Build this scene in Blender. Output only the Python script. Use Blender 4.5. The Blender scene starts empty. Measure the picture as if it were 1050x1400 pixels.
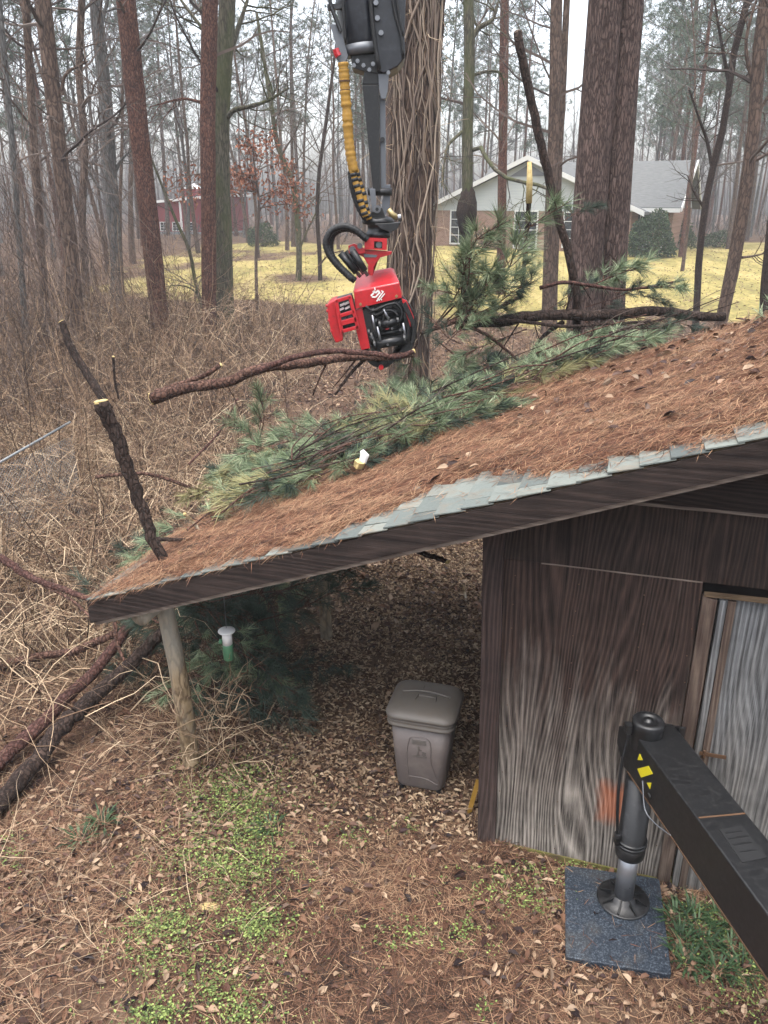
import bpy, math, random
import numpy as np
rng = np.random.default_rng(7)
random.seed(7)
sc = bpy.context.scene
col = sc.collection
# ------------------------------------------------------------------ camera, sky, sun, exposure
CH, CF = 4.4, 1100.0                      # camera height, focal length in photo pixels
CP = math.atan(430 / 1100.0)              # pitch below the horizon
cam = bpy.data.cameras.new('camera')
cam.sensor_fit = 'VERTICAL'; cam.sensor_height = 36.0; cam.lens = CF / 1400 * 36
cam.clip_start = 0.05; cam.clip_end = 2000
camo = bpy.data.objects.new('camera', cam); col.objects.link(camo)
camo.location = (0, 0, CH); camo.rotation_euler = (math.pi / 2 - CP, 0, 0)
sc.camera = camo
SUN_EL, SUN_ROT = math.radians(76), math.radians(205)
w = bpy.data.worlds.new('World'); sc.world = w; w.use_nodes = True
wn = w.node_tree; wn.nodes.clear()
sky = wn.nodes.new('ShaderNodeTexSky'); sky.sky_type = 'NISHITA'; sky.sun_disc = False
sky.sun_elevation = SUN_EL; sky.sun_rotation = SUN_ROT
sky.air_density = 1.0; sky.dust_density = 5.0; sky.ozone_density = 1.0
hs = wn.nodes.new('ShaderNodeHueSaturation'); hs.inputs['Saturation'].default_value = 0.42   # overcast: a greyed sky
bgn = wn.nodes.new('ShaderNodeBackground'); bgn.inputs['Strength'].default_value = 0.15
wo = wn.nodes.new('ShaderNodeOutputWorld')
wn.links.new(sky.outputs[0], hs.inputs['Color']); wn.links.new(hs.outputs[0], bgn.inputs[0]); wn.links.new(bgn.outputs[0], wo.inputs[0])
sl = bpy.data.lights.new('sun', 'SUN'); sl.energy = 0.6; sl.angle = math.radians(60); sl.color = (1, .97, .93)
so = bpy.data.objects.new('sun', sl); col.objects.link(so)
so.rotation_euler = (math.pi / 2 - SUN_EL, 0, math.pi - SUN_ROT)
sc.view_settings.view_transform = 'Standard'; sc.view_settings.look = 'None'
sc.view_settings.exposure = 2.05; sc.view_settings.gamma = 1; sc.view_settings.use_curve_mapping = False
cy = sc.cycles
cy.use_denoising = True; cy.max_bounces = 5; cy.diffuse_bounces = 3; cy.glossy_bounces = 2; cy.volume_bounces = 2
cy.use_adaptive_sampling = True; cy.adaptive_threshold = 0.015
cy.use_fast_gi = False

# ------------------------------------------------------------------ numbers
UP = np.array([0, 0, 1.0])
def A(*a): return np.array(a, float)
def ray(x, y):
    a = (x - 525) / CF; b = (700 - y) / CF
    return A(a, math.cos(CP) + b * math.sin(CP), -math.sin(CP) + b * math.cos(CP))
def sstep(a, b, x):
    t = np.clip((np.asarray(x, float) - a) / (b - a), 0, 1); return t * t * (3 - 2 * t)
def wob(x, y, s=1.0, k=0):
    x = np.asarray(x, float) * s; y = np.asarray(y, float) * s
    return (np.sin(x * 1.3 + 1.7 * k + 2.1 * np.sin(y * .7 + k)) + np.sin(y * 1.9 + .6 * k + 1.4 * np.sin(x * 1.1 - k)) +
            .6 * np.sin(2.7 * x - 2.2 * y + k) + .5 * np.sin(4.3 * y + 3.1 * x + 2 * k)) / 3.1
def terr(x, y):
    x = np.asarray(x, float); y = np.asarray(y, float)
    ds = (x - .701) * .958 - (y - 4.671) * .285; de = (x - .701) * .285 + (y - 4.671) * .958
    return -.085 * sstep(.0, .7, ds) * np.exp(-(de / .16) ** 2) * sstep(2.5, 1.8, ds) + .95 * sstep(15, 55, y) + .05 * wob(x, y, .9, 1) * sstep(7, 12, y) + .025 * wob(x, y, 2.3, 2) * sstep(5.6, 7, y + abs(x)) + .25 * wob(x, y, .12, 3) * sstep(20, 60, y)
def at(x, y, Y):                           # point on the sight line at world depth Y
    r = ray(x, y); return A(0, 0, CH) + r * (Y / r[1])
def onground(x, y, dz=0.0):
    r = ray(x, y); z = 0.0
    for _ in range(12):
        t = (z + dz - CH) / r[2]; P = A(0, 0, CH) + r * t; z = .7 * z + .3 * float(terr(P[0], P[1]))
    return P
KA = 0.56                                  # how far real surfaces lie below their brightness in the exposed picture
def lin(c):
    c = np.asarray(c, float) / 255.0
    return tuple(KA * np.where(c <= .04045, c / 12.92, ((c + .055) / 1.055) ** 2.4))
# ------------------------------------------------------------------ mesh builder
def unit(v): v = np.asarray(v, float); return v / (np.linalg.norm(v, axis=-1, keepdims=True) + 1e-12)
class MB:
    def __init__(s): s.v = []; s.q = []; s.t = []; s.r = []; s.n = 0
    def add(s, V, Q=None, T=None, r=.5):
        V = np.asarray(V, float).reshape(-1, 3)
        s.v.append(V); s.r.append(np.broadcast_to(np.asarray(r, float), (len(V),)))
        if Q is not None and len(Q): s.q.append(np.asarray(Q, int).reshape(-1, 4) + s.n)
        if T is not None and len(T): s.t.append(np.asarray(T, int).reshape(-1, 3) + s.n)
        s.n += len(V); return s
    def tube(s, P, R, k=8, r=.5, cap=True, jit=0.0, seed=0, ref=None):
        P = np.asarray(P, float); n = len(P); R = np.broadcast_to(np.asarray(R, float), (n,))
        T = unit(np.gradient(P, axis=0))
        m = unit(P[-1] - P[0]); a = A(1, 0, 0) if abs(m[0]) < .8 else A(0, 1, 0)
        if ref is not None: a = np.asarray(ref, float)
        X = np.zeros((n, 3)); x = a
        for i in range(n):
            x = x - T[i] * (x @ T[i]); x = x / (np.linalg.norm(x) + 1e-9); X[i] = x
        Yv = np.cross(T, X); th = np.linspace(0, 2 * np.pi, k, endpoint=False)
        RR = R[:, None] * np.ones((1, k))
        if jit:
            g = np.random.default_rng(seed)
            RR = RR * (1 + jit * g.standard_normal((n, k)) * .6 + jit * np.sin(th * 2 + g.random() * 6)[None])
        V = P[:, None] + RR[..., None] * (np.cos(th)[None, :, None] * X[:, None] + np.sin(th)[None, :, None] * Yv[:, None])
        i = np.arange(n - 1)[:, None] * k; j = np.arange(k)[None]; j2 = (j + 1) % k
        Q = np.stack([i + j, i + j2, i + k + j2, i + k + j], -1).reshape(-1, 4)
        V = V.reshape(-1, 3); Tq = []
        if cap:
            c0 = len(V); V = np.vstack([V, P[:1], P[-1:]])
            for j in range(k):
                Tq.append((c0, (j + 1) % k, j)); Tq.append((c0 + 1, (n - 1) * k + j, (n - 1) * k + (j + 1) % k))
        return s.add(V, Q, Tq, r)
    def prism(s, P, d, r=.5):              # polygon P pushed along d
        P = np.asarray(P, float); n = len(P); d = np.asarray(d, float)
        V = np.vstack([P, P + d]); Q = [(i, (i + 1) % n, n + (i + 1) % n, n + i) for i in range(n)]
        c = len(V); V = np.vstack([V, P.mean(0)[None], (P + d).mean(0)[None]])
        T = [(c, (i + 1) % n, i) for i in range(n)] + [(c + 1, n + i, n + (i + 1) % n) for i in range(n)]
        return s.add(V, Q, T, r)
    def box(s, a, b, r=.5):
        (x0, y0, z0), (x1, y1, z1) = a, b
        V = [(x, y, z) for z in (z0, z1) for y in (y0, y1) for x in (x0, x1)]
        return s.add(V, [(0, 2, 3, 1), (4, 5, 7, 6), (0, 1, 5, 4), (2, 6, 7, 3), (0, 4, 6, 2), (1, 3, 7, 5)], None, r)
    def beam(s, p, q, wx, wz, up=UP, r=.5):
        p = A(*p); q = A(*q); d = unit(q - p); x = unit(np.cross(d, up)); u = np.cross(x, d)
        V = [b + sx * x * wx / 2 + su * u * wz / 2 for b in (p, q) for su in (-1, 1) for sx in (-1, 1)]
        return s.add(V, [(0, 1, 3, 2), (4, 6, 7, 5), (0, 4, 5, 1), (2, 3, 7, 6), (0, 2, 6, 4), (1, 5, 7, 3)], None, r)
    def disc(s, c, ax, R, h, k=20, r=.5): ax = unit(ax); return s.tube([A(*c), A(*c) + ax * h], [R, R], k, r)
    def lathe(s, c, prof, k=24, r=.5):     # prof: (radius, z)
        c = A(*c); th = np.linspace(0, 2 * np.pi, k, endpoint=False); n = len(prof)
        V = np.array([[c[0] + R * math.cos(t), c[1] + R * math.sin(t), c[2] + z] for R, z in prof for t in th])
        i = np.arange(n - 1)[:, None] * k; j = np.arange(k)[None]; j2 = (j + 1) % k
        return s.add(V, np.stack([i + j, i + j2, i + k + j2, i + k + j], -1).reshape(-1, 4), None, r)
    def loft(s, secs, k=6, r=.5, cap=True):  # rounded rectangles (cx,cy,z,hx,hy,rad)
        rings = []
        for cx, cy_, z, hx, hy, rd in secs:
            ring = []
            for (sx, sy, a0) in ((1, 1, 0), (-1, 1, 90), (-1, -1, 180), (1, -1, 270)):
                for t in range(k):
                    a = math.radians(a0 + 90 * t / (k - 1))
                    ring.append((cx + sx * (hx - rd) + rd * math.cos(a), cy_ + sy * (hy - rd) + rd * math.sin(a), z))
            rings.append(ring)
        m = 4 * k; n = len(rings); V = np.array(rings).reshape(-1, 3)
        i = np.arange(n - 1)[:, None] * m; j = np.arange(m)[None]; j2 = (j + 1) % m
        Q = np.stack([i + j, i + j2, i + m + j2, i + m + j], -1).reshape(-1, 4); T = []
        if cap:
            c = len(V); V = np.vstack([V, V[:m].mean(0)[None], V[-m:].mean(0)[None]])
            T = [(c, (q + 1) % m, q) for q in range(m)] + [(c + 1, (n - 1) * m + q, (n - 1) * m + (q + 1) % m) for q in range(m)]
        return s.add(V, Q, T, r)
    def blades(s, B, D, L, W, droop=.15, r=None, simple=False, side=None):
        B = np.asarray(B, float); D = unit(D); n = len(B); L = np.broadcast_to(L, (n,))[:, None]; W = np.broadcast_to(W, (n,))[:, None]
        if r is None: r = rng.random(n)
        S = unit(np.cross(D, unit(rng.standard_normal((n, 3))))) if side is None else side
        if simple:
            V = np.stack([B - S * W / 2, B + S * W / 2, B + D * L], 1).reshape(-1, 3)
            return s.add(V, None, np.arange(n * 3).reshape(-1, 3), np.repeat(r, 3))
        M = B + D * L * .55; E = B + D * L; E = E - UP * L * droop; M = M - UP * L * droop * .25
        V = np.stack([B - S * W / 2, B + S * W / 2, M + S * W / 2, M - S * W / 2, E], 1).reshape(-1, 3)
        o = np.arange(n)[:, None] * 5
        return s.add(V, o + A(0, 1, 2, 3).astype(int)[None], o + A(3, 2, 4).astype(int)[None], np.repeat(r, 5))
    def leaves(s, B, D, Nn, L, W, r=None, fold=.25):
        B = np.asarray(B, float); n = len(B); D = unit(D); S = unit(np.cross(D, Nn)); Nn = np.cross(S, D)
        L = np.broadcast_to(L, (n,))[:, None]; W = np.broadcast_to(W, (n,))[:, None]
        if r is None: r = rng.random(n)
        up = Nn * W * fold; a1 = .30 + .1 * rng.random((n, 1)); a2 = .66 + .1 * rng.random((n, 1)); w2_ = .34 + .16 * rng.random((n, 1))
        V = np.stack([B, B + D * L * a1 + S * W / 2 + up, B + D * L * a2 + S * W * w2_ + up * .8, B + D * L - up * .5, B + D * L * a2 - S * W * w2_ + up * 1.1, B + D * L * a1 - S * W / 2 + up], 1).reshape(-1, 3)
        o = np.arange(n)[:, None] * 6
        return s.add(V, None, np.vstack([o + A(*t).astype(int)[None] for t in ((0, 1, 3), (1, 2, 3), (0, 3, 5), (5, 3, 4))]), np.repeat(r, 6))
    def stems(s, B, D, L, R, M=6, sag=.3, wig=.08, r=None, tip=.25):
        B = np.asarray(B, float); n = len(B); D = unit(D); L = np.broadcast_to(L, (n,)); R = np.broadcast_to(R, (n,)); sag = np.broadcast_to(sag, (n,))
        if r is None: r = rng.random(n)
        t = np.linspace(0, 1, M)
        P = B[:, None] + D[:, None] * (L[:, None] * t)[..., None]
        P[..., 2] -= (sag * L)[:, None] * t ** 2
        wv = rng.standard_normal((n, M, 3)); wv[:, 0] = 0; wv = np.cumsum(wv, 1) / math.sqrt(M)
        P = P + wv * (wig * L)[:, None, None]
        X = unit(np.cross(D, unit(rng.standard_normal((n, 3))))); Yv = np.cross(D, X)
        RR = R[:, None] * (1 - (1 - tip) * t)[None]
        V = np.stack([P + RR[..., None] * (math.cos(a) * X + math.sin(a) * Yv)[:, None] for a in (0, 2.094, 4.189)], 2)
        base = (np.arange(n)[:, None] * M + np.arange(M - 1)[None]).reshape(-1, 1) * 3; j = np.arange(3)[None]; j2 = (j + 1) % 3
        Q = np.stack([base + j, base + j2, base + 3 + j2, base + 3 + j], -1).reshape(-1, 4)
        s.add(V.reshape(-1, 3), Q, None, np.repeat(r, M * 3)); return P
    def mesh(s, name, mat, smooth=False, attrs=None):
        V = np.vstack(s.v).astype(np.float32); me = bpy.data.meshes.new(name)
        q = np.vstack(s.q) if s.q else np.zeros((0, 4), int); t = np.vstack(s.t) if s.t else np.zeros((0, 3), int)
        me.vertices.add(len(V)); me.vertices.foreach_set('co', V.ravel())
        li = np.concatenate([q.ravel(), t.ravel()]).astype(np.int32)
        me.loops.add(len(li)); me.loops.foreach_set('vertex_index', li)
        me.polygons.add(len(q) + len(t))
        me.polygons.foreach_set('loop_start', np.concatenate([np.arange(len(q)) * 4, len(q) * 4 + np.arange(len(t)) * 3]).astype(np.int32))
        me.polygons.foreach_set('use_smooth', np.full(len(q) + len(t), smooth))
        at_ = me.attributes.new('rnd', 'FLOAT', 'POINT'); at_.data.foreach_set('value', np.concatenate(s.r).astype(np.float32))
        for kx, vx in (attrs or {}).items():
            b = me.attributes.new(kx, 'FLOAT', 'POINT'); b.data.foreach_set('value', np.asarray(vx, np.float32))
        me.materials.append(mat); me.update(calc_edges=True); me.validate()
        return me
    def build(s, name, mat, parent=None, smooth=False, kind=None, attrs=None, bevel=0):
        o = bpy.data.objects.new(name, s.mesh(name, mat, smooth, attrs)); col.objects.link(o)
        if parent is not None: o.parent = parent
        if kind: o['kind'] = kind
        if bevel:
            b = o.modifiers.new('bevel', 'BEVEL'); b.width = bevel; b.segments = 2; b.limit_method = 'ANGLE'; b.angle_limit = .6
        return o
def tag(o, label, cat, group=None):
    o['label'] = label; o['category'] = cat
    if group: o['group'] = group
    return o
def thing(name, label, cat, loc=(0, 0, 0), rz=0, group=None):
    o = bpy.data.objects.new(name, None); o.empty_display_size = .1; col.objects.link(o)
    o.location = loc; o.rotation_euler = (0, 0, rz); return tag(o, label, cat, group)
def smoothpath(P, n=24):
    P = np.asarray(P, float); d = np.r_[0, np.cumsum(np.linalg.norm(np.diff(P, axis=0), axis=1))]; t = np.linspace(0, d[-1], n)
    m = np.gradient(P, d, axis=0) if len(P) > 2 else np.repeat([(P[1] - P[0]) / d[1]], 2, 0)
    out = []
    for x in t:
        i = min(np.searchsorted(d, x, 'right') - 1, len(P) - 2); h = d[i + 1] - d[i]; u = (x - d[i]) / h
        out.append((2*u**3-3*u*u+1)*P[i] + (u**3-2*u*u+u)*h*m[i] + (-2*u**3+3*u*u)*P[i+1] + (u**3-u*u)*h*m[i+1])
    return np.array(out)
# ------------------------------------------------------------------ materials
class G:
    def __init__(s, name):
        s.m = bpy.data.materials.new(name); s.m.use_nodes = True; s.t = s.m.node_tree; s.t.nodes.clear()
        s.out = s.n('OutputMaterial'); s.b = s.n('BsdfPrincipled'); s.t.links.new(s.b.outputs[0], s.out.inputs[0])
    def n(s, ty, _i=None, **kw):
        x = s.t.nodes.new('ShaderNode' + ty)
        for k, v in kw.items(): setattr(x, k, v)
        for k, v in (_i or {}).items():
            if hasattr(v, 'is_output'): s.t.links.new(v, x.inputs[k])
            else: x.inputs[k].default_value = v
        return x
    def math(s, op, a, b=0.0, clamp=False): return s.n('Math', {0: a, 1: b}, operation=op, use_clamp=clamp).outputs[0]
    def ramp(s, f, cols):
        x = s.n('ValToRGB', {0: f}); e = x.color_ramp.elements
        while len(e) < len(cols): e.new(.5)
        for i, c in enumerate(cols):
            p, c = c if len(c) == 2 else (i / max(1, len(cols) - 1), c)
            e[i].position = p; e[i].color = (*c, 1)
        return x.outputs[0]
    def mix(s, f, a, b, mode='MIX'):
        x = s.n('Mix', data_type='RGBA', blend_type=mode)
        for k, v in ((0, f), (6, a), (7, b)):
            if hasattr(v, 'is_output'): s.t.links.new(v, x.inputs[k])
            else: x.inputs[k].default_value = v if k == 0 else (*v, 1)
        return x.outputs[2]
    def coord(s, scale=(1, 1, 1), kind='Object'):
        c = s.n('TexCoord').outputs[kind]
        return s.n('Mapping', {0: c, 'Scale': scale}).outputs[0]
    def noise(s, v, sc, det=5, rough=.55, dist=0.0): return s.n('TexNoise', {'Vector': v, 'Scale': sc, 'Detail': det, 'Roughness': rough, 'Distortion': dist}).outputs[0]
    def attr(s, nm): return s.n('Attribute', attribute_name=nm).outputs['Fac']
    def bump(s, h, st=.3, d=.02): s.t.links.new(s.n('Bump', {'Height': h, 'Strength': st, 'Distance': d}).outputs[0], s.b.inputs['Normal'])
    def fin(s, c, rough=.8, spec=.3, metal=0.0):
        for k, v in (('Base Color', c), ('Roughness', rough), ('Specular IOR Level', spec), ('Metallic', metal)):
            if hasattr(v, 'is_output'): s.t.links.new(v, s.b.inputs[k])
            else: s.b.inputs[k].default_value = (*v, 1) if k == 'Base Color' else v
        return s.m
def m_attr(name, cols, rough=.75, spec=.25, nz=.25, nsc=3.0):   # colour from the per-piece random number, slightly broken by noise
    g = G(name); f = g.attr('rnd')
    if nz:
        k = g.noise(g.coord(), nsc, 3); f = g.math('ADD', f, g.math('MULTIPLY', g.math('SUBTRACT', k, .5), nz * 2), True)
    return g.fin(g.ramp(f, [lin(c) for c in cols]), rough, spec)
def m_noise(name, cols, sc=5, stretch=(1, 1, 1), det=6, rough=.8, spec=.3, bump=.3, bd=.01, dist=0.0, metal=0.0):
    g = G(name); k = g.noise(g.coord(stretch), sc, det, .6, dist)
    k2 = g.math('MULTIPLY_ADD', k, 1.9); g.t.nodes[-1].inputs[2].default_value = -.45
    if bump: g.bump(k, bump, bd)
    return g.fin(g.ramp(k2, [lin(c) for c in cols]), rough, spec, metal)
def m_bark(name, cols, sc=9, zs=.28, crack=(30, 22, 20), bump=.9, bd=.03, moss=None, cw=.16):
    g = G(name); v = g.coord((1, 1, zs)); wq = g.n('TexNoise', {'Vector': v, 'Scale': sc * .6, 'Detail': 4.0}).outputs[1]
    vv = g.n('VectorMath', {0: v, 1: g.n('Mapping', {0: wq, 'Scale': (2.2 / sc, 2.2 / sc, 2.2 / sc)}).outputs[0]}, operation='ADD').outputs[0]
    e = g.n('TexVoronoi', {'Vector': vv, 'Scale': sc, 'Randomness': 1.0}, feature='DISTANCE_TO_EDGE').outputs['Distance']
    cell = g.n('TexVoronoi', {'Vector': vv, 'Scale': sc, 'Randomness': 1.0}).outputs['Color']
    fine = g.noise(g.coord((1, 1, .35)), sc * 6, 5, .7); fur = g.noise(g.coord((1, 1, zs * .35)), sc * 1.6, 5, .65)
    cr = g.n('MapRange', {0: g.math('ADD', e, g.math('MULTIPLY', g.math('SUBTRACT', fine, .5), .22)), 1: 0.0, 2: cw * 1.3, 3: .25, 4: 1.0}).outputs[0]
    f = g.math('ADD', g.math('MULTIPLY', g.n('SeparateColor', {0: cell}).outputs[0], .22), g.math('MULTIPLY', fine, .5))
    f = g.math('ADD', f, g.math('MULTIPLY', g.math('SUBTRACT', fur, .5), 1.1), True)
    c = g.mix(cr, lin(crack), g.ramp(f, [lin(x) for x in cols]))
    big = g.ramp(g.noise(g.coord((1, 1, .25)), 1.6, 5), [(.35, (.62, .62, .62)), (.65, (1, 1, 1))]); c = g.mix(.8, c, big, 'MULTIPLY')
    if moss is not None:
        mk = g.ramp(g.noise(g.coord((1, 1, .35)), 2.2, 5), [(.45, (0, 0, 0)), (.62, (1, 1, 1))])
        c = g.mix(g.math('MULTIPLY', mk, .7), c, lin(moss))
    g.bump(g.math('ADD', cr, g.math('ADD', g.math('MULTIPLY', fine, .4), fur)), bump, bd)
    return g.fin(c, .9, .15)
def m_wood(name, dark, lite, dark2, lite2, z0, z1, stain=None, wscale=62, horiz=False, moss=None, contrast=1.0):
    # sawn board: irregular streaks of grain bent round knots; stained wood turning to bare weathered wood from local height z1 down to z0
    g = G(name); co = g.n('TexCoord').outputs['Object']
    def sc_(a, b): return g.n('Mapping', {0: co, 'Scale': (b, 1, a) if horiz else (a, 1, b)}).outputs[0]
    bend = g.n('TexNoise', {'Vector': sc_(1, .17), 'Scale': 2.9, 'Detail': 1.0, 'Roughness': .35}).outputs[0]
    u = g.n('SeparateXYZ', {0: co}).outputs['Z' if horiz else 'X']
    jit = g.noise(sc_(1, .05), 26, 4, .6)
    fld = g.math('ADD', g.math('MULTIPLY', u, 1.0), g.math('ADD', g.math('MULTIPLY', bend, .5), g.math('MULTIPLY', jit, .016)))
    tri = g.math('PINGPONG', g.math('MULTIPLY', fld, wscale), 1.0)
    fine = g.noise(sc_(1, .02), 170, 4, .75); mid = g.noise(sc_(1, .05), 34, 3, .6)
    gr = g.math('ADD', g.math('MULTIPLY', g.math('POWER', tri, 1.6), .3), g.math('ADD', g.math('MULTIPLY', fine, .85), g.math('MULTIPLY', mid, .6)))
    gr = g.n('MapRange', {0: gr, 1: .58, 2: 1.14, 3: 0.0, 4: 1.0}).outputs[0]
    z = g.n('SeparateXYZ', {0: co}).outputs['Z']
    patch = g.noise(sc_(1, .3), 2.6, 6, .65); pz = g.noise(sc_(1.6, .10), 9, 4, .6)
    mk = g.math('ADD', g.n('MapRange', {0: z, 1: z0, 2: z1, 3: 1.0, 4: 0.0}).outputs[0], g.math('ADD', g.math('MULTIPLY', g.math('SUBTRACT', patch, .5), .9), g.math('MULTIPLY', g.math('SUBTRACT', pz, .5), .9)))
    mk = g.ramp(mk, [(.15, (0, 0, 0)), (1.0, (1, 1, 1))])
    top = g.ramp(gr, [(.05, lin(dark)), (.95, lin(lite))]); bot = g.ramp(gr, [(.05, lin(dark2)), (.95, lin(lite2))])
    c = g.mix(mk, top, bot)
    blot = g.ramp(g.noise(co, 5, 6), [(.35, (.5, .5, .5)), (.62, (1, 1, 1))]); c = g.mix(.55, c, blot, 'MULTIPLY')
    if stain is not None:
        (sx, sz), (hx, hz_), scol = stain; xx = g.n('SeparateXYZ', {0: co}).outputs['X']
        rag = g.math('MULTIPLY', g.math('SUBTRACT', g.noise(sc_(2, .5), 7, 5, .7), .5), .9)
        ax = g.math('DIVIDE', g.math('ABSOLUTE', g.math('SUBTRACT', xx, sx)), hx); az = g.math('DIVIDE', g.math('ABSOLUTE', g.math('SUBTRACT', z, sz)), hz_)
        sm = g.ramp(g.math('ADD', g.math('MAXIMUM', ax, az), rag), [(.45, (.7, .7, .7)), (1.0, (0, 0, 0))])
        c = g.mix(sm, c, g.ramp(gr, [lin((150, 80, 50)), lin(scol)]))
    if moss is not None:
        mm = g.ramp(g.noise(co, 4, 5), [(.35, (0, 0, 0)), (.55, (1, 1, 1))]); c = g.mix(mm, c, lin(moss))
    g.bump(gr, .45, .005)
    return g.fin(c, .85, .15)
def m_plain(name, c, rough=.5, spec=.4, metal=0.0, nz=.12, dirt=None, dsc=6, coat=0):
    g = G(name); k = g.noise(g.coord(), dsc, 6, .65)
    cc = g.mix(nz, lin(c), g.ramp(k, [(.3, (.25, .25, .25)), (.7, (1, 1, 1))]), 'MULTIPLY')
    if dirt is not None: cc = g.mix(g.math('MULTIPLY', g.ramp(g.noise(g.coord(), dsc * 1.7, 8, .7), [(.5, (0, 0, 0)), (.7, (1, 1, 1))]), .45), cc, lin(dirt))
    r = g.math('MULTIPLY_ADD', k, .25); g.t.nodes[-1].inputs[2].default_value = max(.05, rough - .12)
    if coat: g.b.inputs['Coat Weight'].default_value = coat; g.b.inputs['Coat Roughness'].default_value = .15
    return g.fin(cc, r, spec, metal)
M = {}
M['pine_bark'] = m_bark('pine_bark', [(84, 58, 51), (148, 104, 88), (204, 168, 150)], 20, .4, (46, 32, 28))
M['pine_bark_big'] = m_bark('pine_bark_big', [(86, 72, 68), (140, 118, 110), (190, 168, 156)], 30, .22, (50, 39, 36), 1.0, .02)
M['grey_bark'] = m_bark('grey_bark', [(88, 87, 86), (136, 134, 130), (172, 170, 164)], 14, .2, (58, 55, 53), .6, .015)
M['moss_bark'] = m_bark('moss_bark', [(82, 78, 66), (124, 119, 100), (160, 152, 130)], 14, .2, (52, 48, 41), .6, .015, (92, 98, 62))
M['brown_bark'] = m_bark('brown_bark', [(90, 74, 66), (134, 112, 98), (172, 148, 130)], 12, .3, (54, 43, 38), .7, .02)
M['dark_bark'] = m_bark('dark_bark', [(50, 41, 38), (88, 72, 64), (132, 114, 104)], 26, .5, (28, 22, 20), .9, .012)
M['log_bark'] = m_bark('log_bark', [(92, 66, 58), (140, 106, 92), (186, 156, 140)], 24, .6, (40, 28, 25), .9, .012)
M['red_bark'] = m_bark('red_bark', [(84, 58, 52), (116, 84, 76), (136, 116, 108)], 24, .6, (48, 28, 26), .9, .01)
M['post_bark'] = m_bark('post_bark', [(136, 114, 86), (186, 162, 128), (226, 210, 182)], 9, .4, (98, 80, 62), .5, .01, (176, 172, 160), .1)
M['wood_cut'] = m_noise('wood_cut', [(168, 140, 90), (214, 190, 130), (232, 214, 160)], 30, (1, 1, 1), bump=.2)
M['cut_grey'] = m_noise('cut_grey', [(96, 82, 72), (128, 112, 98)], 30)
M['twig'] = m_attr('twig', [(66, 54, 50), (98, 84, 76), (122, 108, 98)], nz=.1)
M['bg_twig'] = m_attr('bg_twig', [(70, 62, 62), (98, 90, 88), (124, 116, 112)], nz=.1)
M['bramble'] = m_attr('bramble', [(36, 28, 25), (90, 70, 56), (140, 112, 88), (180, 152, 122), (228, 204, 170)], nz=.2, nsc=.5)
M['far_stem'] = m_attr('far_stem', [(86, 70, 60), (128, 104, 86), (160, 134, 108)], nz=.2, nsc=.3)
M['vine'] = m_attr('vine', [(58, 46, 42), (96, 80, 72), (142, 124, 110), (186, 168, 148)], nz=.15)
M['drygrass'] = m_attr('drygrass', [(104, 80, 62), (156, 128, 100), (216, 192, 160), (126, 96, 74)], nz=.15)
M['straw'] = m_attr('straw', [(38, 26, 22), (92, 63, 48), (134, 97, 74), (188, 156, 124), (74, 50, 41)], nz=.3, nsc=2.2)
M['roof_straw'] = m_attr('roof_straw', [(46, 32, 27), (112, 74, 53), (150, 104, 76), (196, 160, 124), (84, 54, 42)], nz=.3, nsc=3.0)
M['leaf'] = m_attr('leaf', [(40, 28, 28), (92, 64, 52), (138, 104, 82), (190, 164, 136), (64, 42, 40)], nz=.2, rough=.6)
M['chip'] = m_attr('chip', [(80, 62, 50), (140, 113, 88), (178, 150, 120), (212, 188, 156)], nz=.3, nsc=2.0)
M['weed'] = m_attr('weed', [(60, 74, 42), (112, 130, 68), (164, 180, 104)], nz=.2, rough=.6)
M['darkgreen'] = m_attr('darkgreen', [(36, 58, 34), (58, 84, 52), (90, 112, 76)], nz=.15, rough=.5)
M['needle'] = m_attr('needle', [(36, 50, 38), (78, 98, 70), (128, 146, 108), (182, 192, 154)], nz=.1, rough=.5)
M['needle_dry'] = m_attr('needle_dry', [(84, 78, 52), (122, 118, 78), (160, 156, 108), (186, 178, 132)], nz=.15)
M['needle_dark'] = m_attr('needle_dark', [(30, 42, 36), (52, 68, 56), (78, 94, 78)], nz=.1, rough=.55)
M['far_needle'] = m_attr('far_needle', [(62, 78, 66), (86, 102, 86), (112, 124, 104)], nz=.1)
M['rust_leaf'] = m_attr('rust_leaf', [(112, 66, 50), (150, 94, 70), (176, 120, 92)], nz=.1)
M['shrub'] = m_attr('shrub', [(40, 56, 38), (62, 82, 54), (86, 106, 72)], nz=.1)
M['fascia'] = m_wood('fascia', (40, 33, 31), (76, 64, 59), (62, 52, 48), (104, 91, 83), -5, 2.2, horiz=True, wscale=40)
M['fascia_edge'] = m_wood('fascia_edge', (96, 82, 74), (150, 136, 124), (96, 82, 74), (150, 136, 124), 0, 9, horiz=True, wscale=40)
M['siding'] = m_wood('siding', (30, 23, 21), (88, 70, 62), (46, 40, 37), (204, 194, 182), -.1, 1.95, ((.93, .53), (.15, .2), (226, 138, 96)))
M['upper_siding'] = m_wood('upper_siding', (30, 24, 22), (76, 61, 54), (56, 46, 44), (100, 84, 78), 1.4, 2.3)
M['gable'] = m_wood('gable', (36, 28, 26), (66, 54, 49), (60, 50, 48), (90, 78, 74), 0, 2.5, horiz=True)
M['post_wood'] = m_wood('post_wood', (46, 37, 35), (86, 70, 65), (56, 46, 43), (110, 94, 88), -.6, 1.2)
M['door_wood'] = m_wood('door_wood', (74, 74, 75), (150, 152, 154), (82, 80, 78), (164, 160, 154), .2, 2.6)
M['stile'] = m_wood('stile', (72, 56, 50), (120, 104, 92), (80, 64, 58), (138, 122, 108), .2, 2.4)
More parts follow.
